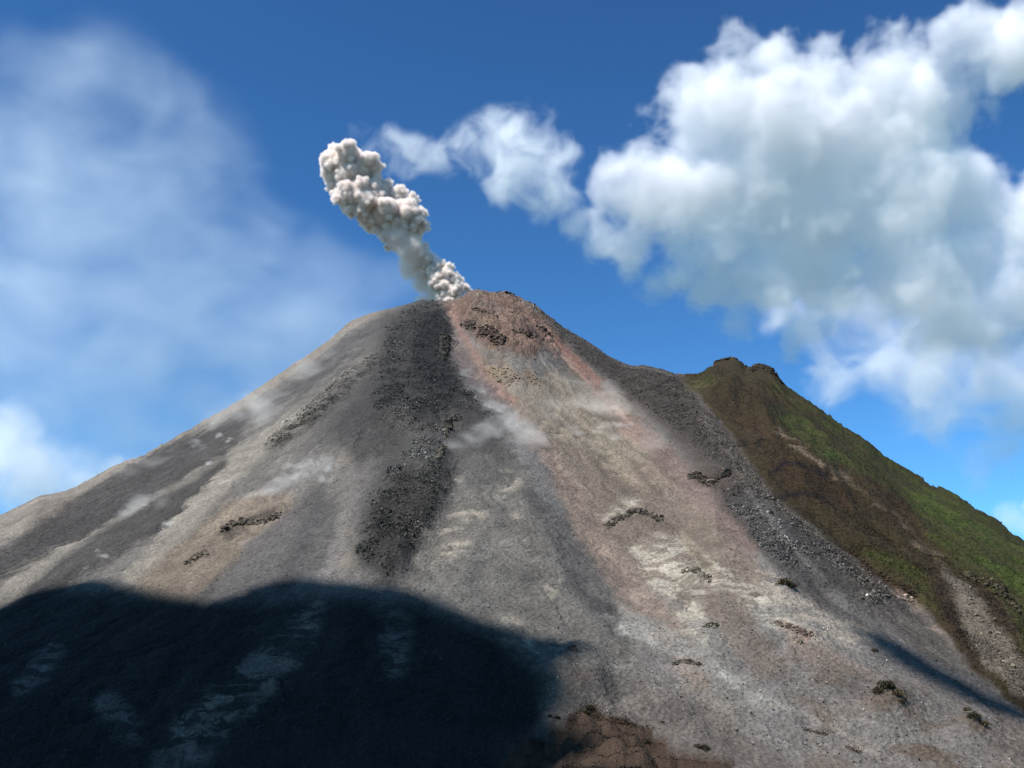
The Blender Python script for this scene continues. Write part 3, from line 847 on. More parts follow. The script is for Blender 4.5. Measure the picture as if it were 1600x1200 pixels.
def smoke_mat(name, c, sss):
    t = NT(name)
    tc = t.n("ShaderNodeTexCoord")
    n1 = t.n("ShaderNodeTexNoise", {"Vector": tc.outputs["Object"], "Scale": 0.03, "Detail": 4.0})
    mr = t.n("ShaderNodeMix", {"Factor": n1.outputs["Fac"], "A": (*[x * 0.94 for x in c], 1), "B": (*[min(x * 1.05, 0.95) for x in c], 1)}, data_type='RGBA')
    for s in mr.inputs:
        pass
    n2 = t.n("ShaderNodeTexNoise", {"Vector": tc.outputs["Object"], "Scale": 0.22, "Detail": 4.0, "Roughness": 0.55})
    bp = t.n("ShaderNodeBump", {"Strength": 0.2, "Distance": 2.0, "Height": n2.outputs["Fac"]})
    bd = t.n("ShaderNodeBsdfPrincipled", {"Roughness": 1.0, "Specular IOR Level": 0.0, "Normal": bp.outputs["Normal"], "Subsurface Weight": sss, "Subsurface Radius": (1.0, 0.95, 0.9), "Subsurface Scale": 6.0})
    bd.inputs["Base Color"].default_value = (*c, 1)
    mr.inputs[6].default_value = (*[x * 0.93 for x in c], 1)
    mr.inputs[7].default_value = (*[min(x * 1.06, 0.95) for x in c], 1)
    t.link(mr.outputs[2], bd.inputs["Base Color"])
    t.link(bd.outputs["BSDF"], t.out.inputs["Surface"])
    return t.mat


mat_ashcloud = smoke_mat("ash_smoke", (0.64, 0.565, 0.505), 0.0)


mat_skin = volume_mat("ash_smoke_skin", (0.90, 0.84, 0.80), 0.22, 0.0)


def billowing(name, seeds, n1, n2, voxel, f1, f2, core):
    balls = billows(seeds, n1, n2, f1, f2)
    lo, hi, fld, ax = blob_field(balls, voxel, 6.0)
    near = fld > -7
    zz, yy, xx = np.nonzero(near)
    px, py, pz = ax[0][xx], ax[1][yy], ax[2][zz]
    fld[near] += 2.6 * fbm(px / 21, py / 21, pz / 21, 3, billow=True, gain=0.55) + 0.6 * noise(px / 3.5, py / 3.5, pz / 3.5)
    o = grid_object(name, lo, hi, np.clip(0.5 + (fld - core) / (4 * voxel), 0, 1), mat_ashcloud, pf.M, to_mesh=True)
    skin = grid_object("smoke_skin", lo, hi, np.clip(fld / 3.6, 0, 1), mat_skin, pf.M, step=1.6)
    skin.parent = o
    skin.matrix_parent_inverse = o.matrix_world.inverted()
    print(name, fld.shape, len(o.data.polygons), round(time.time() - T0, 1))
    return o


plume = billowing("ash_plume", HEAD, 8, 4, 1.2, (0.42, 0.62), (0.3, 0.52), 6.0)
tag(plume, "billowing beige ash column leaning left above the summit crater", "ash plume")
foot = billowing("puff", FOOT, 7, 3, 0.9, (0.4, 0.62), (0.3, 0.5), 4.0)
foot.parent = plume
foot.matrix_parent_inverse = plume.matrix_world.inverted()
tag(foot, "bright white puffs just above the crater")
VEIL = [(640, 385, 26, 20), (650, 400, 27, 24), (662, 418, 28, 34), (674, 436, 26, 44), (688, 450, 18, 48), (625, 370, 22, 18), (655, 448, 16, 44), (640, 420, 20, 40), (680, 470, 20, 40), (660, 470, 16, 40)]
veil = cloud("veil", 640, 360, 2535, VEIL, 1.6, 0.09, 9, 11, 34, color=(0.95, 0.895, 0.86), aniso=0.0, oct=4, label=None, cat=None)
veil.parent = plume
veil.matrix_parent_inverse = plume.matrix_world.inverted()

# ---- clouds
BIG = [(1150, 122, 50, 0), (1110, 160, 52, 0), (1220, 125, 56, 20), (1290, 140, 58, 30), (1100, 220, 60, 0), (1180, 200, 95, 0), (1290, 220, 100, 30), (1390, 190, 85, 40), (1370, 110, 45, 30), (1420, 110, 50, 60), (1480, 90, 42, 60), (1530, 70, 46, 60), (1580, 90, 50, 60), (1460, 180, 55, 60), (1560, 130, 35, 60),
       (960, 285, 42, -20), (1010, 300, 62, -20), (1060, 290, 70, 0), (1150, 310, 100, 0), (1280, 330, 105, 20), (1400, 320, 100, 30), (1500, 330, 80, 40), (940, 370, 30, -10), (985, 385, 32, -10), (1070, 400, 52, 0), (1120, 440, 45, 0), (1200, 430, 70, 0), (1300, 430, 70, 10), (1420, 420, 75, 20), (1520, 400, 75, 30), (1590, 380, 60, 30),
       (1155, 490, 24, 0), (1230, 490, 35, 0), (1480, 470, 70, 20), (1560, 470, 60, 20), (1640, 330, 60, 40), (1640, 450, 70, 30), (1620, 60, 60, 40), (1680, 400, 70, 40)]
cloud("cloud", 1300, 270, 4200, BIG, 2.6, 0.0135, 19, 56, 85, color=(1, 0.982, 0.98), aniso=0.0, squash=0.36, oct=6, bias=13, warp=0.22, label="huge bright white cumulus cloud filling the sky above the green hill", group="clouds in the blue sky", gain=0.6)
VEIL2 = [(1220, 470, 50, 0), (1330, 490, 60, 0), (1500, 520, 60, 0), (1600, 560, 60, 0), (1540, 740, 34, 0), (1250, 520, 40, 0), (1320, 540, 50, 0), (1400, 540, 60, 0), (1480, 540, 60, 0), (1560, 550, 55, 0), (1310, 610, 35, 0), (1280, 580, 35, 0), (1440, 600, 50, 0), (1520, 620, 60, 0), (1590, 640, 60, 0), (1470, 660, 40, 0), (1560, 690, 40, 0), (1390, 660, 25, 0), (1650, 600, 70, 0)]
cloud("cloud", 1440, 590, 4600, VEIL2, 4.0, 0.0065, 50, 70, 90, aniso=0.0, gain=0.62, squash=0.6, oct=6, summed=(0.28, 0.9, 1.3), warp=0.6, label="thin torn veil of cloud under the big cumulus, behind the green hill", group="clouds in the blue sky", thin=0.6)
MIDC = [(560, 205, 26, 0), (600, 215, 30, 0), (650, 240, 34, 0), (700, 245, 38, 0), (745, 230, 42, 0), (790, 215, 48, 0), (835, 205, 44, 0), (840, 250, 52, 0), (870, 270, 42, 0), (800, 265, 40, 0), (880, 310, 30, 0), (780, 310, 22, 0), (850, 330, 30, 0), (620, 260, 25, 0), (570, 240, 18, 0), (900, 240, 18, 0)]
cloud("cloud", 760, 250, 4300, MIDC, 2.8, 0.0075, 46, 50, 70, aniso=0.0, gain=0.62, oct=6, summed=(0.40, 0.8, 1.3), warp=0.7, label="wispy white cloud between the ash plume and the big cumulus", group="clouds in the blue sky", thin=0.5)
LOWC = [(-40, 700, 60, 0), (20, 690, 52, 0), (60, 720, 48, 0), (110, 735, 42, 0), (150, 740, 34, 0), (190, 730, 22, 0), (30, 770, 50, 0), (-30, 800, 60, 0), (90, 780, 40, 0), (10, 640, 24, 0)]
cloud("cloud", 60, 730, 4400, LOWC, 3.6, 0.0060, 44, 44, 80, aniso=0.0, gain=0.58, summed=(0.35, 0.8, 1.0), warp=0.5, label="soft white cloud low down behind the left flank of the volcano", group="clouds in the blue sky", thin=0.4)
cloud("cloud", 1585, 805, 4400, [(1570, 795, 18, 0), (1590, 805, 24, 0), (1620, 810, 30, 0), (1585, 830, 18, 0)], 2.2, 0.006, 16, 16, 32, summed=(0.3, 0.8, 1.0), aniso=0.0, label="small white cloud peeping over the right end of the green hill", group="clouds in the blue sky")
GAS = [(380, 560, 90, 0), (300, 560, 90, 0), (440, 520, 80, 0), (220, 640, 90, 0), (520, 500, 60, 0), (600, 460, 45, 0), (120, 690, 90, 0), (560, 480, 55, 0), (500, 530, 60, 0), (430, 570, 70, 0), (340, 640, 80, 0), (240, 700, 80, 0), (620, 440, 40, 0), (480, 460, 60, 0), (60, 150, 90, 0), (40, 300, 130, 0), (150, 250, 110, 0), (200, 380, 140, 0), (80, 480, 150, 0), (320, 330, 80, 0), (280, 480, 130, 0), (380, 420, 90, 0), (440, 420, 70, 0), (400, 500, 90, 0), (500, 420, 55, 0), (540, 440, 50, 0), (600, 430, 40, 0), (640, 450, 34, 0), (560, 470, 50, 0), (330, 580, 110, 0), (150, 600, 130, 0), (470, 500, 60, 0), (-60, 400, 140, 0), (-40, 600, 140, 0), (260, 150, 70, 0), (340, 220, 60, 0), (180, 90, 60, 0)]
cloud("gas_haze", 280, 380, 3000, GAS, 8, 0.0036, 90, 90, 115, step=3.0, aniso=0.0, summed=(0.18, 1.5, 0.55), warp=0.6, color=(0.89, 0.955, 1.0), label="thin pale volcanic gas drifting across the sky left of the plume", cat="gas haze", thin=0.7, squash=0.6, drift=(1.2, 1, 0.8))

# ------------------------------------------------------------------ the cloud overhead whose shadow lies on the foot of the slope
CLOUD_H = 1300.0


def overhead(u, v):
    p = ground_at(u, v)
    return p[:2] + np.array([SUN.x, SUN.y]) * (CLOUD_H - p[2]) / SUN.z


def shade_cloud(outline, extra, edge, voxel, label, up=70.0, namp=28.0):
    pts = []
    for a, b in zip(outline[:-1], outline[1:]):
        n = max(int(math.hypot(b[0] - a[0], b[1] - a[1]) / 12), 1)
        for k in range(n):
            pts.append(overhead(a[0] + (b[0] - a[0]) * k / n, a[1] + (b[1] - a[1]) * k / n))
    pts.append(overhead(*outline[-1]))
    pts = np.array(pts + [np.array(e, float) for e in extra])
    lo = np.array([*(pts.min(0) - 60), -up - 40])
    hi = np.array([*(pts.max(0) + 60), up + 40])
    n = np.ceil((hi - lo) / voxel).astype(int) + 1
    hi = lo + (n - 1) * voxel
    gx, gy, gzz = (lo[k] + voxel * np.arange(n[k]) for k in range(3))
    g2x, g2y = np.meshgrid(gx, gy)
    sd2 = poly_sd(g2x, g2y, pts)
    sd2 = sd2 + namp * fbm(g2x / 90, g2y / 90, g2x * 0 + 1.5, 4)
    z = gzz[:, None, None]
    f = np.minimum(sd2[None], edge) - (z / up) ** 2 * edge + 0.6 * namp * noise(g2x[None] / 70, g2y[None] / 70, z / 70 + 3) * np.clip(np.abs(z) / 30, 0, 1)
    den = np.clip(0.5 + f / (4 * voxel), 0, 1)
    o = grid_object("cloud", lo, hi, den, mat_cloud_solid, Matrix.Translation((0, 0, CLOUD_H)), to_mesh=True)
    tag(o, label, "cloud", "clouds overhead, out of the picture")
    print("shade", den.shape, len(o.data.polygons), round(time.time() - T0, 1))


mat_cloud_solid = smoke_mat("dense_cloud", (0.85, 0.86, 0.88), 0.0)
SHADE = [(-160, 1010), (-60, 975), (0, 955), (45, 930), (110, 915), (165, 911), (200, 918), (222, 938), (262, 947), (330, 945), (372, 930), (405, 918), (450, 914), (520, 919), (572, 924), (606, 930), (650, 945), (690, 966), (740, 984), (790, 1000), (850, 1012), (888, 1018),
         (880, 1030), (868, 1050), (855, 1072), (880, 1082), (905, 1082), (890, 1098), (860, 1112), (830, 1128), (810, 1146), (850, 1150), (900, 1152), (955, 1164), (985, 1176), (950, 1188), (890, 1200), (850, 1225)]
shade_cloud(SHADE, [(900, 150), (1200, -900), (0, -1600), (-1600, -1400), (-1700, 300), (-1100, 700)], 45, 13.0, "broad flat cloud overhead behind the camera, shading the foot of the slope")  # far corners added to widen the cloud and cut skylight on the slope
shade_cloud([(898, 1082), (915, 1062), (940, 1052), (965, 1062), (985, 1075), (960, 1084), (930, 1082), (900, 1090)], [], 12, 5.0, "small shred of cloud added overhead to shade one side of the knoll", 18, 4)  # unseen blocker, added to cast the dark patch on the knoll
shade_cloud([(1320, 968), (1360, 985), (1420, 1015), (1500, 1062), (1570, 1095), (1640, 1130), (1600, 1128), (1540, 1108), (1470, 1075), (1400, 1035), (1350, 1002)], [], 14, 6.0, "long narrow strip of cloud added overhead to shade the gully on the right", 20, 5)  # unseen blocker, shaped to lay a dark streak along the gully

# ------------------------------------------------------------------ rocks
ICO_V = np.array([(0, 0, -1), (.7236, -.52572, -.44721), (-.27638, -.85064, -.44721), (-.89442, 0, -.44721), (-.27638, .85064, -.44721), (.7236, .52572, -.44721),
                  (.27638, -.85064, .44721), (-.7236, -.52572, .44721), (-.7236, .52572, .44721), (.27638, .85064, .44721), (.89442, 0, .44721), (0, 0, 1)])
ICO_F = np.array([(0, 1, 2), (1, 0, 5), (0, 2, 3), (0, 3, 4), (0, 4, 5), (1, 5, 10), (2, 1, 6), (3, 2, 7), (4, 3, 8), (5, 4, 9), (1, 10, 6), (2, 6, 7), (3, 7, 8), (4, 8, 9), (5, 9, 10), (6, 10, 11), (7, 6, 11), (8, 7, 11), (9, 8, 11), (10, 9, 11)])
Xf, Yf, Zf, Uf, Vf = (a.ravel() for a in (X, Y, Z, U, V))
vis = ((Uf > -60) & (Uf < 1660) & (Vf > 380) & (Vf < 1230) & (Yf < 2420) & (RR.ravel() > 500)).astype(float)


def rock_field(weight, n, smin, smax, cmul, name, power=2.2, mat=None, sink=0.25):
    w = weight.ravel() * vis
    idx = rng.choice(len(w), n, p=w / w.sum())
    s = smin * (1 - rng.random(n)) ** (-1 / power)
    s = np.minimum(s, smax) * 0.5
    base = np.c_[Xf[idx], Yf[idx], Zf[idx]]
    base[:, :2] += rng.normal(size=(n, 2)) * 1.2
    base[:, 2] += s * (0.5 - sink)
    sh = ICO_V[None] * (1 + 0.3 * rng.normal(size=(n, 12, 1))).clip(0.5, 1.5)
    sh = sh * (0.7 + 0.6 * rng.random((n, 1, 3)))
    a = rng.random(n) * 6.28
    ca, sa = np.cos(a)[:, None], np.sin(a)[:, None]
    sh = np.stack([sh[..., 0] * ca - sh[..., 1] * sa, sh[..., 0] * sa + sh[..., 1] * ca, sh[..., 2]], -1)
    co = base[:, None] + sh * s[:, None, None]
    fc = ICO_F[None] + 12 * np.arange(n)[:, None, None]
    col = colr[idx] * np.exp(rng.normal(0, 0.45, (n, 1))) * cmul
    col = np.repeat(np.clip(col, 0.015, 0.55), 12, 0)
    o = mesh_from(name, co.reshape(-1, 3), fc.reshape(-1, 3), mat or mat_rock, False, {"albedo": col})
    return o


t = NT("broken_rock")
at = t.n("ShaderNodeAttribute", attribute_name="albedo")
tc = t.n("ShaderNodeTexCoord")
n1 = t.n("ShaderNodeTexNoise", {"Vector": tc.outputs["Object"], "Scale": 0.8, "Detail": 4.0, "Roughness": 0.7})
mr = t.n("ShaderNodeMapRange", {"Value": n1.outputs["Fac"], "From Min": 0.3, "From Max": 0.7, "To Min": 0.6, "To Max": 1.4})
sc_ = t.n("ShaderNodeVectorMath", {0: at.outputs["Color"], "Scale": mr.outputs["Result"]}, operation='SCALE')
bp = t.n("ShaderNodeBump", {"Strength": 0.6, "Distance": 0.8, "Height": n1.outputs["Fac"]})
bd = t.n("ShaderNodeBsdfPrincipled", {"Base Color": sc_.outputs["Vector"], "Roughness": 0.9, "Specular IOR Level": 0.15, "Normal": bp.outputs["Normal"]})
t.link(bd.outputs["BSDF"], t.out.inputs["Surface"])
mat_rock = t.mat

patch = np.clip(0.25 + 1.5 * n_mid, 0.03, 1)
o = rock_field(np.clip(m_lava + 0.8 * m_levee + m_right, 0, 1) * (patch * sstep(0.15, 0.95, rough) + 0.25 * m_dl * patch), 62000, 0.7, 2.8, 1.35, "lava_rubble", 2.8)
tag(o, "dark blocky lava rubble on the flow tongues", "rubble", None, "stuff")
o = rock_field(m_sum * 1.0 + 0.15 * inside(P_GULLY, 10), 1500, 1.0, 4.0, 1.1, "summit_rubble")
tag(o, "brown rocky rubble on the summit dome", "rubble", None, "stuff")
scree = (1 - np.clip(rough + m_sum + m_green, 0, 1)) * (0.25 + 0.9 * sstep(850, 1100, V) + 0.5 * sstep(0, 1, np.abs(streak)))
o = rock_field(scree, 24000, 0.45, 1.3, 1.25, "scree", 3.2)
tag(o, "loose stones scattered over the ash slope", "scree", None, "stuff")


def rock_mesh(name, seed, lev=2):
    r = np.random.default_rng(seed)
    v, f = ICO_V.copy(), ICO_F.copy()
    for _ in range(lev):
        mid, nv, nf = {}, list(v), []
        for a, b, c in f:
            e = []
            for p, q in ((a, b), (b, c), (c, a)):
                k = (min(p, q), max(p, q))
                if k not in mid:
                    m_ = nv[p] + nv[q]
                    nv.append(m_ / np.linalg.norm(m_)); mid[k] = len(nv) - 1
                e.append(mid[k])
            nf += [(a, e[0], e[2]), (b, e[1], e[0]), (c, e[2], e[1]), (e[0], e[1], e[2])]
        v, f = np.array(nv), np.array(nf)
    d = v.copy()
    for _ in range(13):                                             # break it along a few flat faces
        n_ = r.normal(size=3); n_ /= np.linalg.norm(n_)
        h = r.uniform(0.38, 0.8)
        over = np.maximum(d @ n_ - h, 0)
        d -= over[:, None] * n_
    d *= (1 + 0.12 * fbm(v[:, 0] * 1.8 + seed, v[:, 1] * 1.8, v[:, 2] * 1.8, 3))[:, None]
    return d, f


ROCKS = [rock_mesh("rock", s) for s in range(6)]


def rock_datum(name, k, col):
    v, f = ROCKS[k % 6]
    o = mesh_from(name, v, f, mat_rock, False, {"albedo": np.tile(col, (len(v), 1))})
    return o


def boulders(name, pts, sizes, cols, label, cat, group, flat=0.8):
    protos = []
    for i, ((u, v), s) in enumerate(zip(pts, sizes)):
        p = ground_at(u, v)
        k = i % (6 * len(cols))
        if k >= len(protos):
            o = rock_datum(name, k, np.asarray(cols[k % len(cols)]))
            protos.append(o)
        else:
            o = protos[k].copy()
            COL.objects.link(o)
        h = s * 0.5
        o.location = p + np.array([0, 0, h * 0.25])
        o.scale = (h * rng.uniform(0.8, 1.3), h * rng.uniform(0.8, 1.3), h * flat * rng.uniform(0.8, 1.2))
        o.rotation_euler = (rng.uniform(-0.4, 0.4), rng.uniform(-0.4, 0.4), rng.uniform(0, 6.28))
        tag(o, label, cat, group)


def scatter_poly(pts, n, gap=2.0):
    p = np.array(pts, float)
    out = []
    while len(out) < n:
        q = rng.uniform(p.min(0), p.max(0))
        if poly_sd(np.array([q[0]]), np.array([q[1]]), pts)[0] > 0 and all(math.hypot(q[0] - a, q[1] - b) > gap for a, b in out):
            out.append(q)
    return out


pale = [lin((204, 180, 150)) * .55, lin((178, 146, 112)) * .55, lin((140, 112, 92)) * .55, lin((110, 96, 84)) * .55]
pts = scatter_poly([(757, 580), (772, 574), (800, 578), (812, 594), (806, 604), (784, 602), (768, 592)], 70, 2.6)
boulders("boulder", pts, rng.uniform(2.0, 5.5, 70), pale, "pale yellowish block in the heap of boulders under the summit dome", "boulder", "pale boulders under the summit")
pts = scatter_poly([(816, 580), (832, 577), (846, 596), (842, 606), (826, 598)], 26, 2.6)
boulders("boulder", pts, rng.uniform(2.5, 5.0, 26), pale, "ochre block in the smaller heap right of the pale boulders", "boulder", "ochre boulders in the smaller heap")
crest = [(776, 457), (781, 456), (786, 457), (790, 458), (796, 457), (801, 460), (806, 463), (812, 468), (820, 471), (828, 474), (835, 478), (846, 487), (858, 496), (869, 503), (884, 517), (898, 524), (913, 531), (930, 543), (948, 556)]
boulders("boulder", [(a, b + 2) for a, b in crest], [5, 4, 8, 9, 8, 7, 6, 5, 5, 5, 6, 5, 5, 6, 5, 5, 4.5, 5, 5], [lin((70, 66, 60)) * .7, lin((88, 80, 72)) * .7], "dark block standing on the skyline right of the summit", "boulder", "dark blocks along the summit skyline")
pts = scatter_poly([(1480, 905), (1500, 900), (1535, 940), (1565, 985), (1600, 1030), (1600, 1060), (1560, 1040), (1525, 1000), (1495, 940)], 90, 3.2)
boulders("boulder", pts, np.minimum(1.5 * (1 - rng.random(90)) ** -0.5, 6), [lin((150, 140, 122)) * .7, lin((120, 108, 94)) * .7, lin((92, 82, 72)) * .7], "grey boulder in the scree gully through the green hill", "boulder", "boulders in the gully of the green hill")


def outcrop(line, n, size, col, label, width=3.0, group=None):
    """a broken ledge: one mesh grown from overlapping rocks along a line on the slope"""
    line = np.asarray(line, float)
    seg = np.hypot(*(line[1:] - line[:-1]).T)
    cum = np.r_[0, np.cumsum(seg)] / seg.sum()
    V_, F_, C_ = [], [], []
    o0 = ground_at(*line[len(line) // 2])
    i0 = np.argmin((Xf - o0[0]) ** 2 + (Yf - o0[1]) ** 2)
    soil = colr[i0]
    ends = [ground_at(*q) for q in line]
    run = sum(np.linalg.norm(b - a) for a, b in zip(ends[:-1], ends[1:]))
    size *= 0.68
    n = max(n, int(run / (0.10 * size)))
    for i in range(n):
        q = (i + rng.random()) / n
        bulk = 0.35 + 0.45 * (1 - rng.random()) ** -0.45 * (0.5 + abs(math.sin(q * 7.0 + n)))
        u, v = np.interp(q, cum, line[:, 0]), np.interp(q, cum, line[:, 1])
        p = ground_at(u + np.clip(rng.normal(), -1.3, 1.3) * width * 0.8, v + np.clip(rng.normal(), -1.3, 1.3) * width * 0.7) - o0
        rv, rf = ROCKS[rng.integers(6)]
        a = rng.random() * 6.28
        s = min(size * bulk * rng.uniform(0.6, 1.2), 2.2 * size) * 0.5
        w = rv * np.array([rng.uniform(0.8, 1.5), rng.uniform(0.8, 1.3), rng.uniform(0.6, 1.1)]) * s
        w = np.c_[w[:, 0] * math.cos(a) - w[:, 1] * math.sin(a), w[:, 0] * math.sin(a) + w[:, 1] * math.cos(a), w[:, 2]]
        F_.append(rf + sum(len(x) for x in V_))
        V_.append(w + p + np.array([0, -s * 0.1, -s * 0.05]))
        C_.append(np.tile((np.asarray(col) * 0.45 * 0.7 + soil * 0.3) * math.exp(rng.normal(-0.05, 0.45)), (len(w), 1)))
    for i in range(int(run / (0.35 * size)) + 2):                    # the bed they stand in
        q = i / (int(run / (0.35 * size)) + 1)
        p = ground_at(np.interp(q, cum, line[:, 0]), np.interp(q, cum, line[:, 1])) - o0
        rv, rf = ROCKS[i % 6]
        F_.append(rf + sum(len(x) for x in V_))
        V_.append(rv * np.array([1.3, 1.2, 0.8]) * size * 0.85 + p - np.array([0, 0, 0.62 * size]))
        C_.append(np.tile(soil * 0.85, (len(rv), 1)))
    # keep the rocks that lie against one another
    lo_ = np.array([x.min(0) for x in V_]); hi_ = np.array([x.max(0) for x in V_])
    sz = (hi_ - lo_).max(1)
    gap = np.maximum(0, np.maximum(lo_[:, None] - hi_[None], lo_[None] - hi_[:, None]))
    touch = np.sqrt((gap ** 2).sum(2)) <= 0.4 * np.maximum(sz[:, None], sz[None])
    best, seen = [], set()
    for a0 in range(len(V_)):
        if a0 not in seen:
            grp, todo = {a0}, [a0]
            while todo:
                for j in np.nonzero(touch[todo.pop()])[0]:
                    if j not in grp:
                        grp.add(j); todo.append(j)
            seen |= grp
            if len(grp) > len(best):
                best = sorted(grp)
    nv_ = len(V_[0])
    F_ = [F_[j] - j * nv_ + k * nv_ for k, j in enumerate(best)]
    V_, C_ = [V_[j] for j in best], [C_[j] for j in best]
    o = mesh_from("rock_outcrop", np.vstack(V_), np.vstack(F_), mat_rock, False, {"albedo": np.clip(np.vstack(C_), 0.01, 0.5)})
    o.location = o0
    tag(o, label, "rock outcrop", group)


brn = lin((92, 82, 72))
outcrop([(948, 824), (956, 816), (968, 810), (978, 808), (984, 800), (994, 798), (1008, 802), (1020, 806), (1032, 814)], 60, 4.0, brn * 0.8, "cracked dark arch of rock in the middle of the pink-tan scree", 3.5)
outcrop([(698, 668), (700, 658), (708, 653), (718, 656)], 22, 6.0, brn * 0.9, "hooked dark crag at the top of the thin rock rib", 3)
outcrop([(697, 672), (694, 690), (690, 704), (684, 716)], 26, 4.0, lin((140, 128, 112)), "thin pale rock rib running down below the hooked crag", 2)
outcrop([(692, 530), (696, 545), (690, 560), (700, 500), (704, 515)], 30, 5.5, lin((96, 90, 82)), "grey rocks on the left lip of the summit gully", 5)
outcrop([(1078, 746), (1086, 742), (1098, 752), (1108, 756), (1122, 744), (1135, 740)], 36, 6, brn, "brown ledge of rock at the edge of the right-hand dark flow", 4)
outcrop([(348, 830), (362, 820), (385, 815), (402, 818), (418, 812), (436, 803)], 40, 5, lin((96, 84, 74)), "brown ledge on the dusty left flank below the white dust", 4)
outcrop([(290, 880), (310, 868), (318, 862)], 14, 3.5, lin((110, 98, 84)), "short brown ledge low on the left flank", 3)
outcrop([(1050, 1038), (1064, 1034), (1078, 1035), (1092, 1039)], 34, 3.2, brn * 1.05, "short dark ledge crossing the pale ripples low in the middle", 2)
outcrop([(1066, 894), (1076, 889), (1090, 893), (1108, 908)], 26, 3.6, lin((120, 106, 90)), "low brown ledge among the white ripples", 4)
outcrop([(1100, 978), (1108, 975), (1117, 979)], 14, 3.2, lin((110, 98, 80)), "little brown knob under the white ripples", 4)
outcrop([(1212, 972), (1228, 978), (1245, 985), (1268, 993)], 26, 3.2, lin((108, 90, 76)), "line of reddish brown rocks right of the white ripples", 4)
outcrop([(1240, 1000), (1252, 1004)], 12, 3.0, lin((150, 136, 118)), "small pale rock cluster beneath the reddish rocks", 4)
outcrop([(886, 1014), (893, 1012), (898, 1018)], 12, 2.6, lin((84, 68, 62)), "dark rock tip at the end of the shadow", 3)
outcrop([(1255, 1140), (1275, 1145), (1292, 1148)], 18, 1.6, lin((80, 66, 56)), "thin brown ledge under the white ridge at the lower right", 1.5)
outcrop([(1322, 1167), (1335, 1172), (1345, 1176)], 16, 1.6, lin((80, 66, 56)), "thin brown ledge at the lower right corner", 2)
outcrop([(1345, 880), (1362, 892), (1385, 908), (1402, 912), (1428, 930)], 30, 3.6, lin((80, 60, 50)), "dark broken bank where the grass ends above the grey gully", 4)
outcrop([(1505, 900), (1530, 905), (1552, 915), (1575, 935), (1592, 965)], 46, 4.5, lin((88, 74, 64)), "brown earth bank above the scree gully in the green hill", 6)
pur = lin((104, 86, 78))
outcrop([(752, 522), (762, 516), (772, 528), (782, 536)], 40, 7.5, pur, "purplish brown crag in the middle of the summit dome", 7)
outcrop([(806, 524), (818, 518), (830, 526)], 34, 7.5, pur * 0.8, "dark crag on the right half of the summit dome", 7)
outcrop([(838, 516), (850, 518), (862, 526)], 30, 6.5, lin((92, 74, 70)), "reddish dark crag where the red scree begins", 6)
outcrop([(724, 506), (734, 512), (744, 524)], 34, 5.5, lin((96, 92, 88)), "grey crag on the left half of the summit dome", 7)
outcrop([(742, 478), (750, 486), (756, 496)], 26, 5.5, lin((120, 104, 88)), "tan crag high on the summit dome under the skyline", 6)
outcrop([(1116, 572), (1124, 566), (1140, 562), (1152, 566), (1160, 574)], 40, 7.0, lin((92, 84, 66)), "brown crag forming the left knob on top of the green hill", 5)
outcrop([(1173, 578), (1184, 573), (1198, 576), (1210, 586), (1220, 598)], 40, 6.5, lin((84, 76, 60)), "brown crag forming the right knob on top of the green hill", 5)
outcrop([(1406, 930), (1418, 938), (1428, 945)], 18, 3.0, lin((150, 132, 118)), "pale pinkish stones at the grass edge", 4)

# ------------------------------------------------------------------ plants


def plant_mat(name):
    t = NT(name)
    at = t.n("ShaderNodeAttribute", attribute_name="albedo")
    bd = t.n("ShaderNodeBsdfPrincipled", {"Base Color": at.outputs["Color"], "Roughness": 0.8, "Specular IOR Level": 0.15})
    tr = t.n("ShaderNodeBsdfTranslucent", {"Color": at.outputs["Color"]})
    mx = t.n("ShaderNodeMixShader", {0: 0.25, 1: bd.outputs["BSDF"], 2: tr.outputs["BSDF"]})
    t.link(mx.outputs["Shader"], t.out.inputs["Surface"])
    return t.mat


mat_plant = plant_mat("leaf")


def leaf_quads(cen_, size, n):
    a = rng.normal(size=(n, 3)); a /= np.linalg.norm(a, axis=1)[:, None]
    b = np.cross(a, rng.normal(size=(n, 3))); b /= np.linalg.norm(b, axis=1)[:, None]
    s = size[:, None]
    return np.stack([cen_ - a * s, cen_ - b * s * 0.5, cen_ + a * s, cen_ + b * s * 0.5], 1)


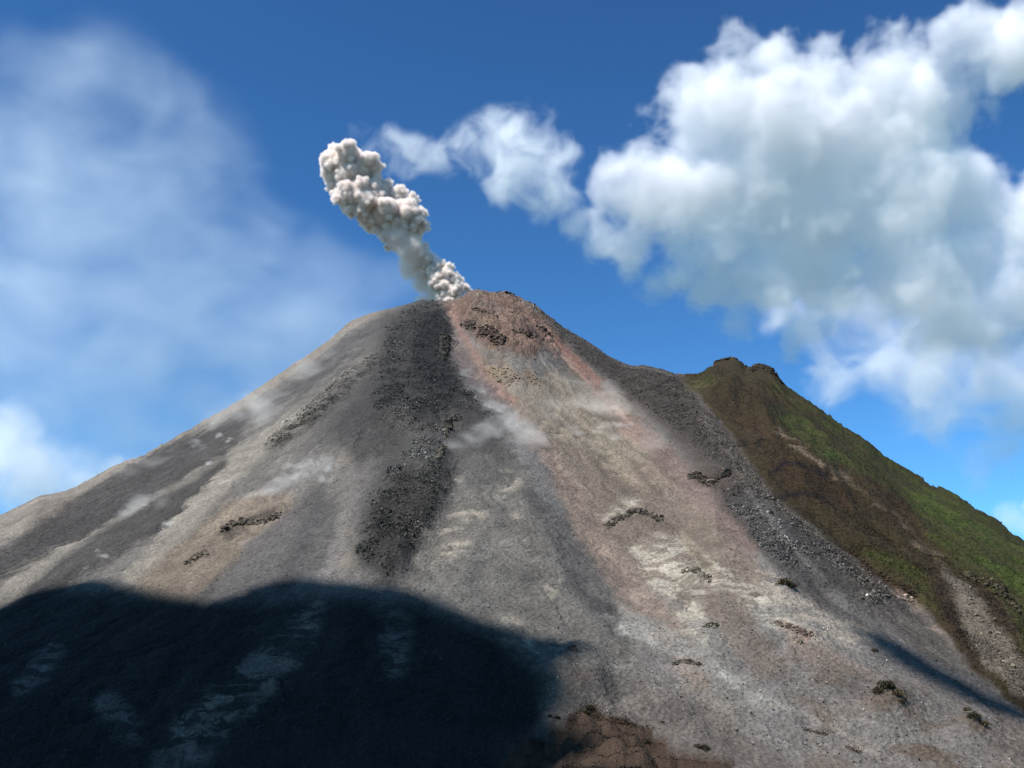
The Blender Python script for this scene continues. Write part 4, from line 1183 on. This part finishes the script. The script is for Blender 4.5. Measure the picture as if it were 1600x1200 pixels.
def shrub(u, v, w_m, label, col, group=None, n=420, flat=0.6):
    p = ground_at(u, v)
    d = rng.normal(size=(n, 3)); d /= np.linalg.norm(d, axis=1)[:, None]
    c = d * (0.35 + 0.65 * rng.random((n, 1)) ** 0.6) * np.array([0.5, 0.5, 0.5 * flat]) * w_m
    lump = fbm(d[:, 0] * 2 + u, d[:, 1] * 2, d[:, 2] * 2, 2)
    c *= (1 + 0.6 * lump)[:, None]
    c[:, 2] = np.abs(c[:, 2]) * 1.3 - 0.05 * w_m
    q = leaf_quads(c, w_m * rng.uniform(0.05, 0.10, n), n)
    cl = np.asarray(col) * np.exp(rng.normal(0, 0.4, (n, 1)))
    root = bpy.data.objects.new("shrub", None)
    root.location = p
    COL.objects.link(root)
    tag(root, label, "shrub", group)
    lv = mesh_from("foliage", q.reshape(-1, 3), np.arange(4 * n).reshape(-1, 4), mat_plant, False, {"albedo": np.repeat(np.clip(cl, 0.01, 0.3), 4, 0)})
    lv.parent = root
    st_v, st_f = [], []
    for k in range(6):
        a = k * 1.05 + rng.random()
        tip = np.array([math.cos(a) * 0.3, math.sin(a) * 0.3, 0.35 * flat + 0.1]) * w_m
        r0, r1 = 0.018 * w_m, 0.006 * w_m
        b0 = len(st_v)
        for base_, r_ in ((np.array([0, 0, -0.1 * w_m]), r0), (tip, r1)):
            for j in range(4):
                st_v.append(base_ + r_ * np.array([math.cos(j * 1.57), math.sin(j * 1.57), 0]))
        for j in range(4):
            st_f.append((b0 + j, b0 + (j + 1) % 4, b0 + 4 + (j + 1) % 4, b0 + 4 + j))
    st_o = mesh_from("stem", np.array(st_v), np.array(st_f), mat_plant, False, {"albedo": np.tile((0.05, 0.035, 0.022), (len(st_v), 1))})
    st_o.parent = root


dark_g, olive = np.array((0.034, 0.029, 0.015)), np.array((0.066, 0.050, 0.030))
for (u, v, w_, lb, c_) in [(921, 1109, 8, "dark shrub on the very top of the brown mound", dark_g), (915, 1116, 6, "smaller dark shrub just under the top of the mound", dark_g),
                           (870, 1137, 5, "low dark shrub on the left shoulder of the mound", dark_g), (858, 1139, 4, "small low shrub at the left foot of the mound", dark_g),
                           (970, 1130, 5, "scrubby bush midway down the right side of the mound", olive), (1035, 1130, 3.5, "little bush on the grey ash above the mound", olive),
                           (1010, 1170, 7, "dark bush low on the mound near the bottom edge", dark_g), (1100, 1178, 8, "round dark bush at the right end of the mound", dark_g),
                           (1090, 1186, 6, "bush in front of the round dark bush at the mound's right end", olive), (945, 1155, 5, "olive tuft in the middle of the mound", olive),
                           (1225, 912, 15, "olive bush alone on the pale scree right of the white ripples", olive), (1236, 918, 11, "smaller bush leaning on the lone olive bush", dark_g),
                           (1385, 1075, 14, "dark bush crowning the low knoll at the lower right", dark_g), (1372, 1082, 10, "bush on the left slope of the low knoll", dark_g), (1402, 1086, 11, "bush on the right slope of the low knoll", olive), (1408, 1098, 7, "small bush at the foot of the low knoll", olive),
                           (1520, 1122, 12, "dark bush near the right edge at the bottom", dark_g), (1535, 1132, 9, "smaller bush beside the one at the bottom right", olive), (1510, 1110, 7, "low bush above the bottom right bushes", olive), (1365, 1018, 7, "small tuft on the pale ridge above the low knoll", olive),
                           (1563, 819, 6, "single bush standing on the skyline of the green hill", dark_g)]:
    shrub(u, v, 0.8 * w_, lb, c_)

gw = m_green * (0.5 + np.clip(gm, 0, 1)) * (1 - 0.9 * sstep(0.1, 0.16, C[..., 0]))
wv = gw.ravel() * vis
n = 85000
idx = rng.choice(len(wv), n, p=wv / wv.sum())
s = rng.uniform(0.5, 1.15, n)
cen_ = np.c_[Xf[idx], Yf[idx], Zf[idx]] + rng.normal(size=(n, 3)) * np.array([1.2, 1.2, 0.4]) + np.c_[0 * s, 0 * s, 0.35 * s]
q = leaf_quads(cen_, s, n)
cl = 1.25 * colr[idx] * np.exp(rng.normal(0, 0.24, (n, 1)))
o = mesh_from("hill_grass", q.reshape(-1, 3), np.arange(4 * n).reshape(-1, 4), mat_plant, False, {"albedo": np.repeat(np.clip(cl, 0.01, 0.3), 4, 0)})
tag(o, "grass and low scrub covering the green hill", "grass", None, "stuff")
wv = (m_mound * (0.3 + patch)).ravel() * vis
n = 7000
idx = rng.choice(len(wv), n, p=wv / wv.sum())
s = rng.uniform(0.25, 0.8, n)
q = leaf_quads(np.c_[Xf[idx], Yf[idx], Zf[idx]] + rng.normal(size=(n, 3)) * 0.4 + np.c_[0 * s, 0 * s, 0.3 * s], s, n)
cl = colr[idx] * np.exp(rng.normal(0, 0.5, (n, 1)))
o = mesh_from("mound_scrub", q.reshape(-1, 3), np.arange(4 * n).reshape(-1, 4), mat_plant, False, {"albedo": np.repeat(np.clip(cl, 0.01, 0.3), 4, 0)})
tag(o, "brown dry scrub over the mound in front", "scrub", None, "stuff")
print("rocks and plants", round(time.time() - T0, 1))

# ------------------------------------------------------------------ dust raised by falling rocks


def dust(puffs, voxel_px, density, soft, amp, nscale, label, up=6.0, color=(0.97, 0.93, 0.87), **kw):
    """puffs: (u, v, radius px): each sits on the slope"""
    g0 = ground_at(puffs[0][0], puffs[0][1])
    d0 = float(np.linalg.norm(g0))
    fr = Frame(puffs[0][0], puffs[0][1], d0)
    pp = []
    for u, v, r in puffs:
        g = ground_at(u, v)
        depth = fr.ofw(g)[1]
        pp.append((u, v, 1.5 * r, (depth - 0.5 * r * fr.m) / fr.m))
    kw = {'summed': (0.30, 1.0, 1.25), 'warp': 0.8, 'gain': 0.6, 'aniso': 0.0, 'drift': (1.5, 1.5, 0.8), **kw}
    kw.pop('thin', None)
    return cloud("dust_cloud", puffs[0][0], puffs[0][1], d0, pp, voxel_px, density, soft, amp, nscale, color=color, label=label, cat="dust cloud", group="dust on the slopes", **kw)


dust([(445, 762, 12), (430, 768, 9), (460, 750, 14), (480, 742, 16), (500, 738, 16), (515, 750, 12), (415, 772, 9), (390, 778, 8), (365, 785, 8), (500, 720, 9), (450, 732, 7), (475, 728, 8), (520, 735, 10)], 1.5, 0.030, 14, 15, 26, "bright streaky dust cloud on the left flank", thin=0.8, gain=0.6)
dust([(905, 682, 8), (918, 681, 8), (930, 678, 9), (945, 672, 11), (960, 666, 12), (975, 668, 12), (890, 676, 7), (985, 680, 10), (960, 690, 10), (900, 670, 6)], 1.5, 0.026, 12, 11, 26, "curling white dust cloud in the tan scree below the summit", thin=0.7, gain=0.6)
dust([(264, 822, 7), (270, 818, 5), (258, 826, 4)], 1.0, 0.09, 6, 5, 12, "small bright puff of dust low on the left flank")
dust([(326, 726, 3.5), (331, 725, 3)], 0.8, 0.12, 4, 3, 8, "tiny white puff beside the dark strip on the left flank")
dust([(343, 682, 4), (350, 686, 3), (358, 690, 4), (362, 688, 3)], 0.8, 0.08, 4, 4, 9, "short pale puff high on the left flank")
dust([(305, 697, 7), (318, 701, 6)], 1.0, 0.035, 7, 6, 14, "faint streak of dust above the dark strip")
dust([(215, 795, 12), (235, 785, 12), (250, 778, 10), (200, 806, 10), (185, 815, 10), (255, 790, 10), (245, 772, 8)], 1.6, 0.022, 14, 14, 26, "ragged drifting dust over the grey band on the left", thin=0.7, gain=0.6)
dust([(158, 868, 5), (150, 862, 4), (165, 872, 4), (140, 885, 4), (128, 897, 3), (112, 910, 3), (133, 890, 3), (192, 903, 3), (196, 895, 2.5)], 1.0, 0.07, 5, 5, 10, "scattered white wisps just above the shadow on the left")
dust([(400, 640, 26), (440, 620, 22), (370, 660, 24), (480, 590, 20), (340, 665, 22), (300, 690, 24), (420, 650, 18), (510, 560, 16), (250, 720, 20), (200, 745, 18), (380, 685, 16), (410, 665, 12)], 2.6, 0.0105, 26, 24, 60, "thin veil of dust along the upper left ridge", thin=0.6)
dust([(760, 680, 22), (790, 660, 20), (815, 670, 22), (740, 695, 18), (830, 690, 20), (770, 640, 16), (700, 700, 14), (745, 610, 14), (730, 590, 12)], 2.2, 0.0169, 22, 22, 50, "grey veil of dust across the middle of the slope", thin=0.6)
dust([(880, 620, 30), (920, 640, 30), (860, 650, 24), (950, 640, 24), (900, 600, 20), (1000, 700, 24)], 2.6, 0.0078, 28, 24, 60, "tan veil of dust in the scree under the summit", thin=0.6, color=(0.97, 0.90, 0.80))
print("total", round(time.time() - T0, 1))
